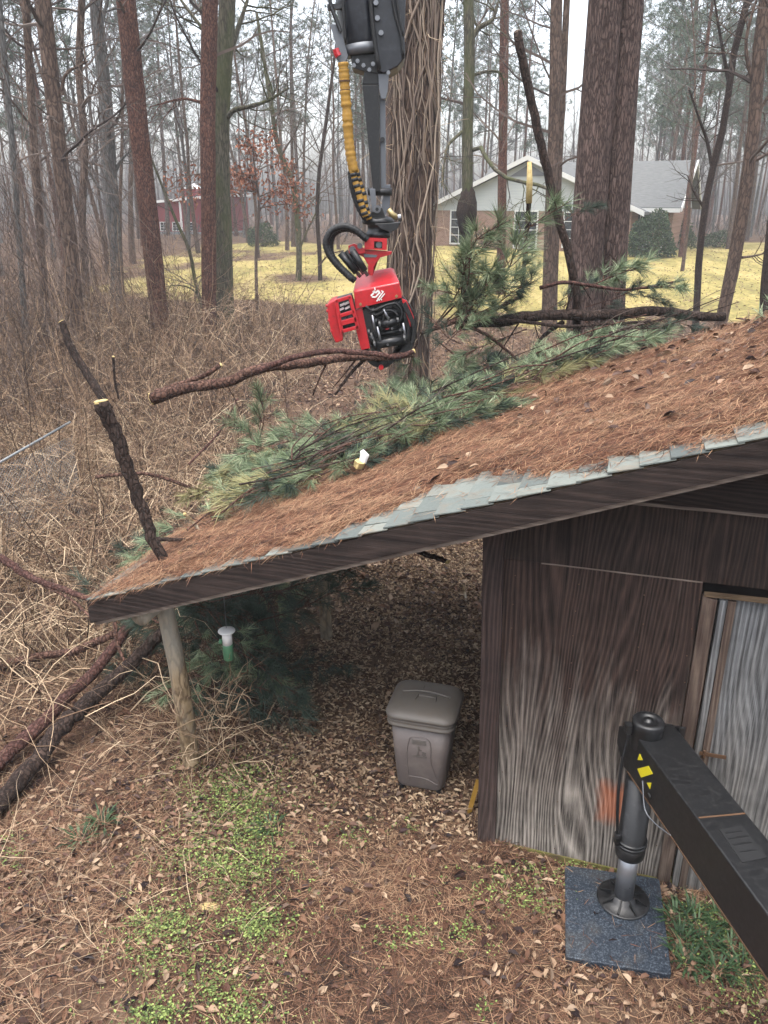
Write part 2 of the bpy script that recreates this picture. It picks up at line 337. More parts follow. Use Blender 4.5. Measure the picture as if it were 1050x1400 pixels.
M['skirt'] = m_wood('skirt', (88, 74, 58), (130, 112, 88), (88, 74, 58), (130, 112, 88), 0, 1, horiz=True, moss=(124, 122, 70))
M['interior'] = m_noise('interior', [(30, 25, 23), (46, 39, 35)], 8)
M['rough_lumber'] = m_wood('rough_lumber', (84, 68, 52), (126, 106, 84), (84, 68, 52), (126, 106, 84), 0, 1, horiz=True)
g = G('shingle'); oi = g.n('ObjectInfo').outputs['Random']
f = g.math('ADD', g.math('MULTIPLY', g.math('ADD', oi, g.attr('rnd')), .45), g.math('MULTIPLY', g.noise(g.coord(), 60, 4), .35))
c = g.ramp(f, [lin((58, 63, 61)), lin((90, 97, 95)), lin((120, 127, 122)), lin((144, 147, 138))])
c = g.mix(g.math('MULTIPLY', g.ramp(g.noise(g.coord(), 6, 6), [(.5, (0, 0, 0)), (.65, (1, 1, 1))]), .4), c, lin((132, 116, 98)))
g.bump(g.noise(g.coord(), 160, 2), .4, .003); M['shingle'] = g.fin(c, .85, .25)
M['bin'] = m_plain('bin', (118, 108, 104), .5, .4, 0, .12, (150, 140, 130), 4)
M['bin_lid'] = m_plain('bin_lid', (110, 103, 96), .5, .4, 0, .15, (104, 92, 78), 5)
M['black'] = m_plain('black', (20, 21, 23), .45, .5, 0, .3, (70, 70, 74), 7)
M['black_beam'] = m_plain('black_beam', (24, 25, 27), .4, .45, 0, .25, (66, 65, 64), 22)
M['rubber'] = m_plain('rubber', (21, 22, 24), .6, .4, 0, .2)
M['navy'] = m_plain('navy', (18, 21, 31), .35, .5, 0, .3, (60, 64, 76), 8)
M['steel'] = m_plain('steel', (150, 152, 156), .3, .5, .8, .2)
M['chrome'] = m_plain('chrome', (176, 178, 184), .32, .6, .75, .15)
M['house_trim'] = m_plain('house_trim', (232, 232, 228), .6, .2, 0, .1)
M['greymetal'] = m_plain('greymetal', (122, 126, 132), .45, .5, .3, .2)
M['red'] = m_plain('red', (216, 36, 46), .34, .5, 0, .25, (96, 52, 46), 16, .25)
M['white'] = m_plain('white', (268, 266, 262), .5, .3, 0, .08)
M['yellow'] = m_plain('yellow', (236, 220, 40), .5, .3, 0, .05)
M['hose_yellow'] = m_plain('hose_yellow', (190, 146, 62), .65, .3, 0, .3, (120, 84, 40), 14)
M['brass'] = m_plain('brass', (190, 170, 120), .35, .5, .6, .1)
M['rust'] = m_plain('rust', (104, 78, 58), .8, .2, 0, .3)
g = G('pad'); k = g.noise(g.coord(), 90, 5, .7); c = g.ramp(k, [(.3, lin((18, 24, 32))), (.5, lin((38, 48, 60))), (.72, lin((112, 122, 132)))])
c = g.mix(g.math('MULTIPLY', g.ramp(g.noise(g.coord(), 5, 6), [(.5, (0, 0, 0)), (.7, (1, 1, 1))]), .35), c, lin((96, 92, 84))); g.bump(k, .3, .004); M['pad'] = g.fin(c, .6, .3)
M['feeder_green'] = m_plain('feeder_green', (104, 160, 120), .4, .4)
M['house_roof'] = m_noise('house_roof', [(88, 90, 90), (110, 112, 112), (128, 129, 128)], 3, (1, 6, 6), bump=0)
g = G('house_brick'); br = g.n('TexBrick', {'Vector': g.n('Mapping', {0: g.n('TexCoord').outputs['Object'], 'Rotation': (math.pi / 2, 0, 0)}).outputs[0], 'Color1': (*lin((164, 130, 112)), 1), 'Color2': (*lin((134, 102, 88)), 1), 'Mortar': (*lin((176, 160, 146)), 1), 'Scale': 3.0, 'Mortar Size': .02}).outputs[0]
M['house_brick'] = g.fin(br, .9, .1)
M['house_siding'] = m_noise('house_siding', [(182, 188, 188), (202, 208, 206)], 2, (.2, .2, 8), bump=.3)
M['glass'] = m_plain('glass', (44, 50, 56), .12, .6, 0, .2)
M['red_siding'] = m_noise('red_siding', [(128, 40, 46), (156, 52, 58)], 3, (.3, .3, 8), bump=.2)
M['galv'] = m_plain('galv', (150, 156, 158), .5, .4, .2, .3)
M['bark_chunk'] = M['dark_bark']
# ------------------------------------------------------------------ ground
def lawn_mask(x, y):
    x = np.asarray(x, float); y = np.asarray(y, float)
    n = wob(x, y, .35, 5) * 2.6 + wob(x, y, 1.3, 6) * 1.3
    right = sstep(26, 31, y + n - .12 * (x - 4)) * sstep(1.0, 3.0, x + n * .3)
    left = sstep(30, 36, y + n * 1.2 + .25 * x) * sstep(-15.5, -13, x + n * .4)
    m = np.maximum(right, left * (.35 + .65 * sstep(-.3, .35, wob(x, y, .22, 9) + .25))) * (1 - sstep(66, 74, y + n - .9 * np.minimum(x, 0) * 0))
    return np.clip(m, 0, 1)
xs = np.sign(np.linspace(-1, 1, 241)) * (9 * np.abs(np.linspace(-1, 1, 241)) + 150 * np.abs(np.linspace(-1, 1, 241)) ** 4)
ys = -6 + 38 * np.linspace(0, 1, 261) + 150 * np.linspace(0, 1, 261) ** 5
gx, gy_ = np.meshgrid(xs, ys); gz_ = terr(gx, gy_)
mb = MB(); nx = len(xs); i = np.arange(len(ys) - 1)[:, None] * nx + np.arange(nx - 1)[None]; i = i.ravel()
mb.add(np.stack([gx, gy_, gz_], -1).reshape(-1, 3), np.stack([i, i + 1, i + nx + 1, i + nx], -1))
gg = G('soil'); co = gg.coord()
n1 = gg.noise(co, 1.1, 8, .65); n2 = gg.noise(co, 14, 6, .7); n3 = gg.noise(co, 70, 4, .7)
f = gg.math('ADD', gg.math('MULTIPLY', n1, .5), gg.math('ADD', gg.math('MULTIPLY', n2, .3), gg.math('MULTIPLY', n3, .35)))
earth = gg.ramp(f, [(.35, lin((48, 37, 32))), (.5, lin((80, 62, 52))), (.62, lin((110, 88, 72))), (.75, lin((146, 124, 104)))])
n4 = gg.noise(gg.coord((1, .35, 1)), .5, 8, .7); n5 = gg.noise(co, 5, 6, .7)
gr = gg.ramp(gg.math('ADD', gg.math('MULTIPLY', n4, .6), gg.math('MULTIPLY', n5, .5)), [(.43, lin((118, 98, 72))), (.5, lin((136, 130, 78))), (.57, lin((170, 154, 96))), (.66, lin((186, 170, 118)))])
lm = gg.attr('lawn'); n6 = gg.noise(gg.coord((1, .5, 1)), .22, 6, .7); lm = gg.ramp(gg.math('ADD', lm, gg.math('ADD', gg.math('MULTIPLY', gg.math('SUBTRACT', n5, .5), .9), gg.math('MULTIPLY', gg.math('SUBTRACT', n6, .53), 2.1))), [(.34, (0, 0, 0)), (.7, (1, 1, 1))])
gg.bump(f, .6, .03)
gmat = gg.fin(gg.mix(lm, earth, gr), .95, .1)
ground = mb.build('ground', gmat, None, True, 'structure', {'lawn': lawn_mask(gx, gy_).ravel()})

# ------------------------------------------------------------------ shed frame
SC = A(.701, 4.671, 0); TH = .2895; SD = A(math.cos(TH), -math.sin(TH), 0); SE = A(math.sin(TH), math.cos(TH), 0)
PHI = .354; TP = math.tan(PHI); RZ = 2.753; OH = -.344; LE = 3.109; SMIN = -2.83; SMAX = 4.3
def S(s, e, z): return SC + SD * s + SE * e + UP * z          # shed coordinates to world
def roofz(s): return RZ + s * TP
def inshed(P):
    q = P - SC; return q @ SD, q @ SE

# ------------------------------------------------------------------ houses
hA = at(590, 343, 61); hz = float(terr(hA[0], hA[1])) - .3
house = thing('brick_house', 'low brick house with pale sided gable and grey shingle roof across the lawn', 'house', (hA[0], hA[1], hz), math.radians(-27))
Wg = 13.9; EV = 2.85; AP = 5.9; DG = 12.0
mb = MB(); mb.prism([(0, 0, 0), (Wg, 0, 0), (Wg, 0, EV - .05), (0, 0, EV - .05)], (0, DG, 0)); mb.build('brick_wall', M['house_brick'], house)
mb = MB(); mb.prism([(-.35, -.06, EV - .15), (Wg + .35, -.06, EV - .15), (Wg / 2, -.06, AP - .1)], (0, .2, 0)); mb.build('gable_siding', M['house_siding'], house)
def roofslab(mb, p0, p1, dy, th=.18): mb.prism([p0, p1, (p1[0], p1[1], p1[2] + th), (p0[0], p0[1], p0[2] + th)], (0, dy, 0))
mb = MB(); roofslab(mb, (-.8, -.5, EV - .35), (Wg / 2, -.5, AP), DG + 1); roofslab(mb, (Wg / 2, -.5, AP + .001), (Wg + .8, -.5, EV - .35), DG + 1)
rf = mb.build('roof', M['house_roof'], house)
mb = MB(); mb.beam((-.85, -.56, EV - .3), (Wg / 2, -.56, AP + .08), .08, .3, (0, -1, .01)); mb.beam((Wg / 2, -.56, AP + .08), (Wg + .85, -.56, EV - .3), .08, .3, (0, -1, .01))
mb = MB()
for sx, x0 in ((1, -.85), (-1, Wg + .85)): mb.prism([(x0, -.6, EV - .42), (Wg / 2, -.6, AP - .08), (Wg / 2, -.6, AP + .22), (x0, -.6, EV - .12)], (0, .09, 0))
mb.build('barge_board', M['house_trim'], house)
mb = MB(); mb.prism([(Wg / 2 - 1.3, -.1, AP - 1.05), (Wg / 2 + 1.3, -.1, AP - 1.05), (Wg / 2, -.1, AP - .3)], (0, .06, 0)); mb.build('gable_vent', M['greymetal'], house)
def window(parent, x0, z0, w_, h_, y=-.04, nv=2, nh=4, shut=True):
    mb = MB()
    for a, b in (((x0 - .09, y - .06, z0 - .1), (x0, y + .05, z0 + h_ + .1)), ((x0 + w_, y - .06, z0 - .1), (x0 + w_ + .09, y + .05, z0 + h_ + .1)), ((x0, y - .06, z0 - .1), (x0 + w_, y + .05, z0)), ((x0, y - .06, z0 + h_), (x0 + w_, y + .05, z0 + h_ + .1))): mb.box(a, b)
    fr = mb.build('window', M['house_trim'], parent)
    MB().box((x0, y - .02, z0), (x0 + w_, y + .02, z0 + h_)).build('pane', M['glass'], fr)
    mb = MB()
    for i in range(1, nv): mb.box((x0 + w_ * i / nv - .02, y - .045, z0), (x0 + w_ * i / nv + .02, y - .022, z0 + h_))
    for i in range(1, nh): mb.box((x0, y - .04, z0 + h_ * i / nh - .02), (x0 + w_, y - .025, z0 + h_ * i / nh + .02))
    mb.build('sash', M['house_trim'], fr)
window(house, 1.5, .55, 1.15, 2.1); window(house, 6.2, .35, 1.5, 2.3); window(house, 9.6, .5, 1.1, 2.1)
MB().box((8.3, -.08, .1), (8.9, .0, 2.3)).build('shutter', M['rust'], house)
X1, Y1, DW = Wg - 1.5, 2.2, 8.5; XE = Wg + 2.2
mb = MB(); mb.box((X1, Y1, 0), (XE, Y1 + DW, EV)); mb.build('brick_wall', M['house_brick'], house)
mb = MB(); mb.prism([(XE + .01, Y1, EV), (XE + .01, Y1 + DW, EV), (XE + .01, Y1 + DW / 2, AP - .5)], (-.2, 0, 0)); mb.build('gable_siding', M['house_siding'], house)
mb = MB()
mb.prism([(2.0, Y1 - .7, EV - .1), (2.0, Y1 + DW / 2, AP - .2), (2.0, Y1 + DW / 2, AP), (2.0, Y1 - .7, EV + .1)], (XE + .5 - 2.0, 0, 0))
mb.prism([(2.0, Y1 + DW + .7, EV - .1), (2.0, Y1 + DW / 2 + .002, AP - .2), (2.0, Y1 + DW / 2 + .002, AP), (2.0, Y1 + DW + .7, EV + .1)], (XE + .5 - 2.0, 0, 0))
mb.build('roof', M['house_roof'], house)
mb = MB(); mb.box((X1 + 1, Y1 - .84, EV - .2), (XE + .5, Y1 - .72, EV + .05)); mb.tube([(XE - .5, Y1 - .7, EV - .1), (XE - .5, Y1 - .14, EV - .5), (XE - .5, Y1 - .14, .1), (XE - .5, Y1 - .7, .02)], .07, 6); mb.build('gutter', M['house_trim'], house)
mb = MB()
for a in (Y1 - .7, Y1 + DW + .7): mb.prism([(XE + .52, a, EV - .15), (XE + .52, Y1 + DW / 2, AP - .25), (XE + .52, Y1 + DW / 2, AP + .02), (XE + .52, a, EV + .12)], (.09, 0, 0))
mb.build('barge_board', M['house_trim'], house)
window(house, XE - 2.6, .55, 1.1, 2.0, Y1 - .04)
# red house
rA = at(212, 333, 88); rzz = float(terr(rA[0], rA[1]))
rh = thing('red_house', 'red barn-like house with white trim half hidden behind trees on left', 'house', (rA[0], rA[1], rzz - .2), math.radians(-12)); rh.scale = (.85, .85, .64)
mb = MB(); mb.box((.6, 0, .7), (9.2, 8, 4.6)); mb.prism([(.6, 0, 4.6), (9.2, 0, 4.6), (9.2, 0, 6.0), (.6, 0, 5.0)], (0, 8, 0)); mb.build('wall', M['red_siding'], rh)
mb = MB(); mb.box((.57, -.03, 0), (9.23, 8.03, .7)); mb.build('foundation', M['galv'], rh)
mb = MB(); mb.prism([(.2, -.4, 4.95), (9.6, -.4, 6.0), (9.6, -.4, 6.35), (.2, -.4, 5.3)], (0, 8.8, 0)); rr = mb.build('roof', M['white'], rh)
mb = MB(); mb.box((4.1, .5, 6.0), (5.6, 2.0, 7.1)); cup = mb.build('cupola', M['red_siding'], rh)
mb = MB(); mb.prism([(3.9, .3, 7.1), (5.8, .3, 7.1), (4.85, .3, 7.9)], (0, 1.9, 0)); mb.build('cupola_roof', M['white'], cup)
for x in (1.0, 2.6, 4.4, 7.2): window(rh, x, .9, .8, 1.2, nh=3)
mb = MB()
for x in (.5, 3.6, 9.1): mb.box((x, -.07, .7), (x + .25, .0, 5.2))
mb.build('trim_board', M['white'], rh)

# ------------------------------------------------------------------ trees
def frame(d):
    d = unit(d); a = A(0, 0, 1) if abs(d[2]) < .9 else A(1, 0, 0)
    x = unit(np.cross(d, a)); return x, np.cross(d, x)
def grow(mb, p, d, L, r, depth, g, spec):
    """recursive limb: spec = per depth (children, length ratio, angle, sides, points, wiggle, upward pull)"""
    nc, lr, ang, k, n, wg, upp = spec[depth]
    P = [np.array(p, float)]; d = unit(d); ds = []
    for i in range(n):
        d = unit(d + g.standard_normal(3) * wg + UP * upp); P.append(P[-1] + d * L / n); ds.append(d)
    R = r * np.linspace(1, .35 if depth < len(spec) - 1 else .2, n + 1)
    mb.tube(P, R, k, g.random(), cap=False)
    if depth + 1 >= len(spec): return
    for c in range(nc):
        t = .25 + .72 * (c + g.random()) / nc; i = min(int(t * n), n - 1); q = P[i] + (P[i + 1] - P[i]) * (t * n - i)
        x, y = frame(ds[i]); a = g.random() * 6.28; an = ang * (.7 + .6 * g.random())
        dd = ds[i] * math.cos(an) + (x * math.cos(a) + y * math.sin(a)) * math.sin(an)
        grow(mb, q, dd, L * lr * (1.15 - .6 * t) * (.7 + .6 * g.random()), max(R[i] * .55, .004), depth + 1, g, spec)
BARE = [(13, .42, .8, 8, 9, .05, .05), (6, .5, .75, 5, 6, .16, .06), (5, .5, .7, 3, 5, .2, .03), (0, 0, 0, 3, 3, .25, 0)]
def bare_variant(seed, H, r):
    g = np.random.default_rng(seed); t = MB(); tw = MB()
    P = [A(0, 0, -.4)]; d = unit(A(g.normal() * .03, g.normal() * .03, 1)); n = 12
    for i in range(n): d = unit(d + A(g.normal() * .035, g.normal() * .035, .04)); P.append(P[-1] + d * (H + .4) / n)
    P = np.array(P); R = r * (np.linspace(1, .2, n + 1)); R[0] *= 1.35; R[1] *= 1.05
    t.tube(P, R, 9, .5, False, .05, seed)
    for c in range(15):
        f = .22 + .76 * (c + g.random()) / 15; i = min(int(f * n), n - 1); q = P[i] + (P[i + 1] - P[i]) * (f * n - i); a = g.random() * 6.28; an = .75 + g.random() * .5
        grow(tw, q, A(math.cos(a) * math.sin(an), math.sin(a) * math.sin(an), math.cos(an)), H * (.34 - .2 * f), R[i] * .45, 1, g, BARE)
    return t, tw
def pine_variant(seed, H, r, low=.4, dens=46):
    g = np.random.default_rng(seed); t = MB(); cr = MB()
    n = 10; P = np.array([A(0, 0, -.4) + UP * (H + .4) * i / n + A(g.normal(), g.normal(), 0) * .10 * i / n * (i < n) for i in range(n + 1)])
    R = r * np.linspace(1, .22, n + 1); R[0] *= 1.3; t.tube(P, R, 10, .5, False, .03, seed)
    for c in range(dens):
        f = low + (.98 - low) * (c + g.random()) / dens; q = P[0] + (P[-1] - P[0]) * f; a = g.random() * 6.28
        L = H * .2 * (1.15 - .75 * (f - low) / (1 - low)) * (.6 + .6 * g.random()) * (.55 if f < low + .12 else 1); d = unit(A(math.cos(a), math.sin(a), .05 + .35 * f))
        B = np.array([q + d * L * u + UP * .25 * L * u * u for u in np.linspace(0, 1, 5)]); t.tube(B, np.linspace(r * .13, .012, 5), 4, g.random(), False)
        for _ in range(15):
            u = .3 + .68 * g.random(); b = q + d * L * u + UP * .25 * L * u * u + g.normal(size=3) * A(.16, .16, .10) * L * .9; m = 13
            dd = unit(g.normal(size=(m, 3)) + A(0, 0, .5) + d * .4); cr.blades(np.repeat(b[None], m, 0) + dd * .04, dd, .22 + .2 * g.random(m), .045, r=np.clip(g.random() * .6 + .4 * g.random(m), 0, 1), simple=True)
    return t, cr
def extend(P, Y, ztop=19):
    P = np.array(P); out = [p for p in P]
    d0 = P[0] - P[1]; z0 = float(terr(P[0][0], P[0][1])) - .4
    if P[0][2] > z0: out.insert(0, P[0] + d0 * (P[0][2] - z0) / max(-d0[2], .1))
    d1 = P[-1] - P[-2]
    if P[-1][2] < ztop: out.append(P[-1] + d1 * (ztop - P[-1][2]) / max(d1[2], .3))
    return np.array(out)
def photo_tree(name, label, pts, Y, wpx, bark, kind='bare', seed=1, limbs=(), ztop=19, k=14, taper=.75, twigs=10, twlow=.3, mat_tw=None, group=None, jit=.04):
    """a tree whose trunk passes through the given points of the photograph at depth Y; limbs: ([pts], width px, depth offset)"""
    g = np.random.default_rng(seed)
    P = extend([at(x, y, Y) for x, y in pts], Y, ztop); P = smoothpath(P, 22)
    base = P[0].copy(); r = wpx / 2 / CF * (Y * .97 + .6)
    R = r * np.interp(np.linspace(0, 1, 22), [0, .06, .5, 1], [1.25, 1.0, (1 + taper) / 2, taper * .6])
    t = thing(name, label, 'tree', tuple(base + UP * .4), group=group); off = base + UP * .4
    mb = MB(); mb.tube(P - off, R, k, .5, False, jit, seed); mb.build('trunk', M[bark], t, True)
    for lp, lw, dy in limbs:
        q = np.array([at(x, y, Y + dy * i / max(1, len(lp) - 1)) for i, (x, y) in enumerate(lp)]); q = smoothpath(q, 14)
        m2 = MB(); lr = lw / 2 / CF * Y; m2.tube(q - off, np.linspace(lr, lr * .35, 14), 7, .5, False, .05, seed)
        for c in range(7):
            i = 3 + int(g.random() * 10); x, y = frame(q[i] - q[i - 1]); a = g.random() * 6.28
            grow(m2, q[i] - off, unit(q[i] - q[i - 1]) * .5 + x * math.cos(a) + y * math.sin(a), lr * 14 + .5, lr * .32, 2, g, BARE)
        m2.build('limb', M[bark], t, True)
    if twigs:
        m2 = MB()
        for c in range(twigs):
            f = twlow + (.95 - twlow) * g.random(); i = int(f * 20); a = g.random() * 6.28; an = .9 + g.random() * .5
            grow(m2, P[i] - off, A(math.cos(a) * math.sin(an), math.sin(a) * math.sin(an), math.cos(an)), (1.2 + 2.6 * g.random()) * (Y / 25) ** .5, min(R[i] * .35, .05), 1 if kind == 'bare' else 2, g, BARE)
        m2.build('twigs', mat_tw or M['twig'], t)
    return t, P, R
photo_tree('pine_tree', 'straight reddish pine trunk leaning left, leftmost of the two smooth red trunks', [(218, 430), (207, 330), (190, 180), (172, 0)], 25, 25, 'pine_bark', 'pine', 11, twigs=4, taper=.95)
photo_tree('pine_tree', 'upright reddish pine trunk standing against the mossy forked tree', [(286, 440), (285, 300), (284, 150), (287, 0)], 25.5, 20, 'pine_bark', 'pine', 12, limbs=[([(276, 140), (250, 135), (228, 140), (205, 146)], 4, .5)], twigs=4, taper=.98)
photo_tree('forked_tree', 'mossy grey-green forked tree just right of the upright red pine', [(309, 440), (305, 300), (302, 190), (306, 90), (311, 0)], 27, 22, 'moss_bark', 'bare', 13,
           limbs=[([(308, 165), (318, 152), (340, 146), (365, 138), (395, 120)], 7, -1), ([(303, 150), (296, 100), (290, 60), (262, 20), (240, -10)], 8, 1), ([(306, 95), (325, 40), (345, -20)], 9, 1)], twigs=9, taper=.8)
photo_tree('grey_tree', 'pale grey bare tree with a fork, left of the leaning red pine', [(161, 400), (155, 300), (150, 220), (143, 120), (133, 30), (129, -20)], 32, 17, 'grey_bark', 'bare', 14, limbs=[([(156, 240), (165, 220), (180, 205)], 5, 0), ([(148, 270), (128, 245), (112, 210)], 5, 0), ([(134, 45), (142, 20), (150, -10)], 7, 0)], twigs=12)
photo_tree('vine_covered_tree', 'dark trunk wrapped in dense hanging vines in the left woods', [(104, 420), (92, 300), (80, 200), (70, 110), (58, -10)], 21, 19, 'brown_bark', 'bare', 15, limbs=[([(84, 130), (90, 102), (108, 90), (120, 84)], 5, 0)], twigs=14, taper=.85)
photo_tree('slender_tree', 'slender dark trunk at the far left, second of the vine-draped pair', [(62, 420), (52, 280), (44, 160), (35, 0)], 24, 11, 'brown_bark', 'bare', 16, twigs=14)
photo_tree('slender_tree', 'thin leaning dark trunk at the left picture edge beside the vine tangle', [(34, 440), (24, 300), (16, 190), (4, 60)], 22, 8, 'grey_bark', 'bare', 17, twigs=12)
photo_tree('slender_tree', 'twisted thin trunk between the vine-covered tree and the pale grey tree', [(118, 400), (112, 300), (116, 200), (108, 100), (112, 0)], 30, 10, 'brown_bark', 'bare', 18, twigs=12)
photo_tree('pine_tree', 'slim pinkish-brown pine trunk to the right of the burled tree', [(684, 400), (686, 300), (688, 150), (690, 0)], 36, 12, 'pine_bark', 'pine', 21, twigs=5, taper=.95)
photo_tree('burled_tree', 'grey-green tree with a black swollen burl on its trunk', [(637, 400), (638, 330), (639, 270), (639, 180), (642, 80), (640, 0)], 29, 15, 'moss_bark', 'bare', 22,
           limbs=[([(646, 205), (658, 202), (668, 222), (690, 242), (720, 250), (752, 258), (775, 285), (798, 305), (812, 345), (814, 380)], 5.5, -5), ([(645, 52), (655, 38), (672, 28), (682, 0)], 7, 0), ([(632, 180), (612, 200), (607, 225), (604, 255)], 4.5, -1), ([(646, 103), (670, 97), (684, 100), (690, 120)], 4, 1)], twigs=10, taper=.8)
tb = [o for o in col.objects if o.name.startswith('burled_tree')][0]
mb = MB(); c0 = at(639, 290, 28.9); pr = [(0.02, -.75), (.2, -.62), (.29, -.3), (.34, 0), (.3, .3), (.22, .55), (.1, .72)]
mb.lathe((0, 0, 0), pr, 14); V = mb.v[0]; V *= (1 + .12 * np.random.default_rng(3).standard_normal(len(V)))[:, None]; V += c0 - np.array(tb.location)
mb.build('burl', M['dark_bark'], tb, True)
photo_tree('pine_tree', 'thick-barked brown tree standing close behind the leaning dark snag', [(748, 430), (752, 300), (757, 180), (761, 0)], 27, 14, 'brown_bark', 'pine', 23, twigs=7, taper=.95)
photo_tree('slender_tree', 'thin companion trunk against the brown tree behind the leaning snag', [(757, 420), (764, 230), (770, 110), (775, 0)], 28, 9, 'brown_bark', 'bare', 24, twigs=10)
photo_tree('slender_tree', 'dark slim forking tree on the right half of the lawn', [(952, 432), (957, 340), (966, 270), (978, 215), (992, 160), (1000, 90), (1022, 0)], 25, 9, 'dark_bark', 'bare', 25, limbs=[([(974, 232), (966, 190), (955, 160), (942, 123)], 5, 0), ([(963, 285), (948, 260), (940, 240)], 4, .5), ([(996, 110), (985, 50), (975, -10)], 5, 0)], twigs=10)
photo_tree('leaning_tree', 'brown leaning tree with a small knot on the right lawn', [(986, 440), (1003, 360), (1018, 270), (1030, 180), (1037, 90), (1048, -20)], 23, 17, 'brown_bark', 'bare', 26, limbs=[([(1014, 352), (1030, 350), (1050, 345)], 4, 0), ([(1034, 130), (1020, 60), (1040, -20)], 6, 0), ([(1030, 180), (1045, 140), (1060, 120)], 6, 0)], twigs=12, taper=.8)
photo_tree('dark_tree', 'dark trunk cut off by the right picture edge above the roof', [(1043, 470), (1049, 380), (1060, 280), (1075, 150)], 21, 15, 'dark_bark', 'bare', 27, twigs=6)
photo_tree('pine_tree', 'brown trunk half hidden behind the crane stick and the vine-wrapped trunk', [(536, 440), (538, 300), (537, 150), (532, 0)], 31, 16, 'brown_bark', 'pine', 28, twigs=5)
photo_tree('sapling', 'small mossy sapling in the lawn, left one of two beside the grapple', [(407, 405), (409, 350), (407, 310), (400, 250), (380, 200), (372, 150)], 41, 8, 'moss_bark', 'bare', 29, limbs=[([(408, 345), (418, 320), (430, 295), (440, 270)], 3, 0)], ztop=12, twigs=12)
photo_tree('sapling', 'thin dark sapling in the lawn, nearer the grapple hose', [(438, 405), (437, 350), (434, 300), (436, 240), (444, 180)], 41, 5.5, 'dark_bark', 'bare', 30, limbs=[([(437, 362), (448, 350), (470, 342)], 2.5, 0)], ztop=12, twigs=10)
photo_tree('bush_tree', 'leafless forked bush in front of the red house', [(278, 425), (268, 390), (258, 340), (240, 300), (232, 280)], 27, 5, 'moss_bark', 'bare', 31, limbs=[([(276, 410), (262, 395), (240, 390), (228, 392)], 3, 0)], ztop=6, twigs=10, twlow=.2)
# the twin pine: two fused trunks, one tree
YT = 12.5
tt = thing('twin_pine_tree', 'massive twin pine with two fused plated trunks rising behind the shed roof', 'tree', tuple(at(806, 560, YT) * A(1, 1, 0)))
off = np.array(tt.location)
for (pts, wp, sd) in (([(792, 600), (797, 450), (803, 330), (815, 170), (825, 40), (831, -40)], 44, 41), ([(832, 600), (833, 450), (838, 330), (848, 170), (857, 40), (862, -40)], 40, 42)):
    P = smoothpath(extend([at(x, y, YT + (.12 if sd == 42 else 0)) for x, y in pts], YT, 14), 26); r = wp / 2 / CF * 12.3
    MB().tube(P - off, r * np.interp(np.linspace(0, 1, 26), [0, .1, 1], [1.3, 1.05, .75]), 28, .5, False, .022, sd).build('trunk', M['pine_bark_big'], tt, True)
# the vine-wrapped trunk
YV = 15.0
vt = thing('vine_wrapped_tree', 'thick trunk wrapped in a net of bare brown vines behind the grapple', 'tree', tuple(at(556, 600, YV) * A(1, 1, 0)))
off = np.array(vt.location); P = smoothpath(extend([at(x, y, YV) for x, y in ((556, 610), (560, 450), (565, 300), (570, 150), (573, 0))], YV, 15), 30)
Rv = np.interp(np.linspace(0, 1, 30), [0, .1, .5, 1], [.42, .35, .345, .31])
MB().tube(P - off, Rv, 26, .5, False, .03, 5).build('trunk', M['brown_bark'], vt, True)
g = np.random.default_rng(77); mb = MB()
for c in range(135):
    i0 = int(g.random() * 18); n = int(8 + g.random() * 14); idx = np.clip(np.arange(i0, i0 + n), 0, 29); a0 = g.random() * 6.28; da = np.cumsum(g.normal(size=len(idx)) * .24) + np.linspace(0, g.normal() * 1.5, len(idx))
    a = a0 + da; rr = Rv[idx] * (1.02 + .08 * g.random()) + .012 + (g.random() < .2) * .05 * np.sin(np.linspace(0, 3.1, len(idx)))
    Q = P[idx] + np.stack([np.cos(a) * rr, np.sin(a) * rr, g.normal(size=len(idx)) * .05], -1); Q = smoothpath(Q, len(idx) * 2); Q += g.normal(size=Q.shape) * .012
    mb.tube(Q - off, (.007 + .02 * g.random() ** 2) * np.linspace(1, .6, len(Q)), 5, g.random(), False)
o = mb.build('vine', M['vine'], vt, True); o['kind'] = 'stuff'
mb = MB(); idx = g.integers(0, 26, 900); a = g.random(900) * 6.28; rr = Rv[idx] * (1 + .2 * g.random(900)); B = P[idx] + g.random((900, 1)) * (P[idx + 1] - P[idx]) + np.stack([np.cos(a) * rr, np.sin(a) * rr, 0 * a], -1)
mb.stems(B - off, np.stack([np.cos(a) * .5, np.sin(a) * .5, g.normal(size=900) * .8 - .5], -1), .25 + .5 * g.random(900), .0045, 5, .5, .15, r=g.random(900))
o = mb.build('vine_twigs', M['bramble'], vt); o['kind'] = 'stuff'
# woods behind: shared variants, one object per tree
bareV = [(t.mesh('trunk', M['grey_bark' if i % 2 else 'brown_bark'], True), tw.mesh('twigs', M['bg_twig'])) for i, (t, tw) in enumerate(bare_variant(100 + i, 17 + 2 * i % 5, .105 + .018 * (i % 4)) for i in range(7))]
pineV = [(t.mesh('trunk', M['brown_bark' if i % 2 else 'pine_bark'], True), c_.mesh('crown', M['far_needle'])) for i, (t, c_) in enumerate(pine_variant(200 + i, 21 + i, .17, .34 + .05 * (i % 3)) for i in range(5))]
def bgtree(x, y, pine, sc_, vi, label, group, lean=0.0):
    tr, cr = (pineV if pine else bareV)[vi % (5 if pine else 7)]
    t = thing('pine_tree' if pine else 'bare_tree', label, 'tree', (x, y, float(terr(x, y))), random.random() * 6.28, group)
    t.scale = (sc_, sc_, sc_); t.rotation_euler.x = random.gauss(0, .03); t.rotation_euler.y = random.gauss(0, .03) + lean
    for nm, me in (('trunk', tr), ('crown' if pine else 'twigs', cr)):
        o = bpy.data.objects.new(nm, me); col.objects.link(o); o.parent = t
def azx(px_, Y): return at(px_, 300, Y)[0]
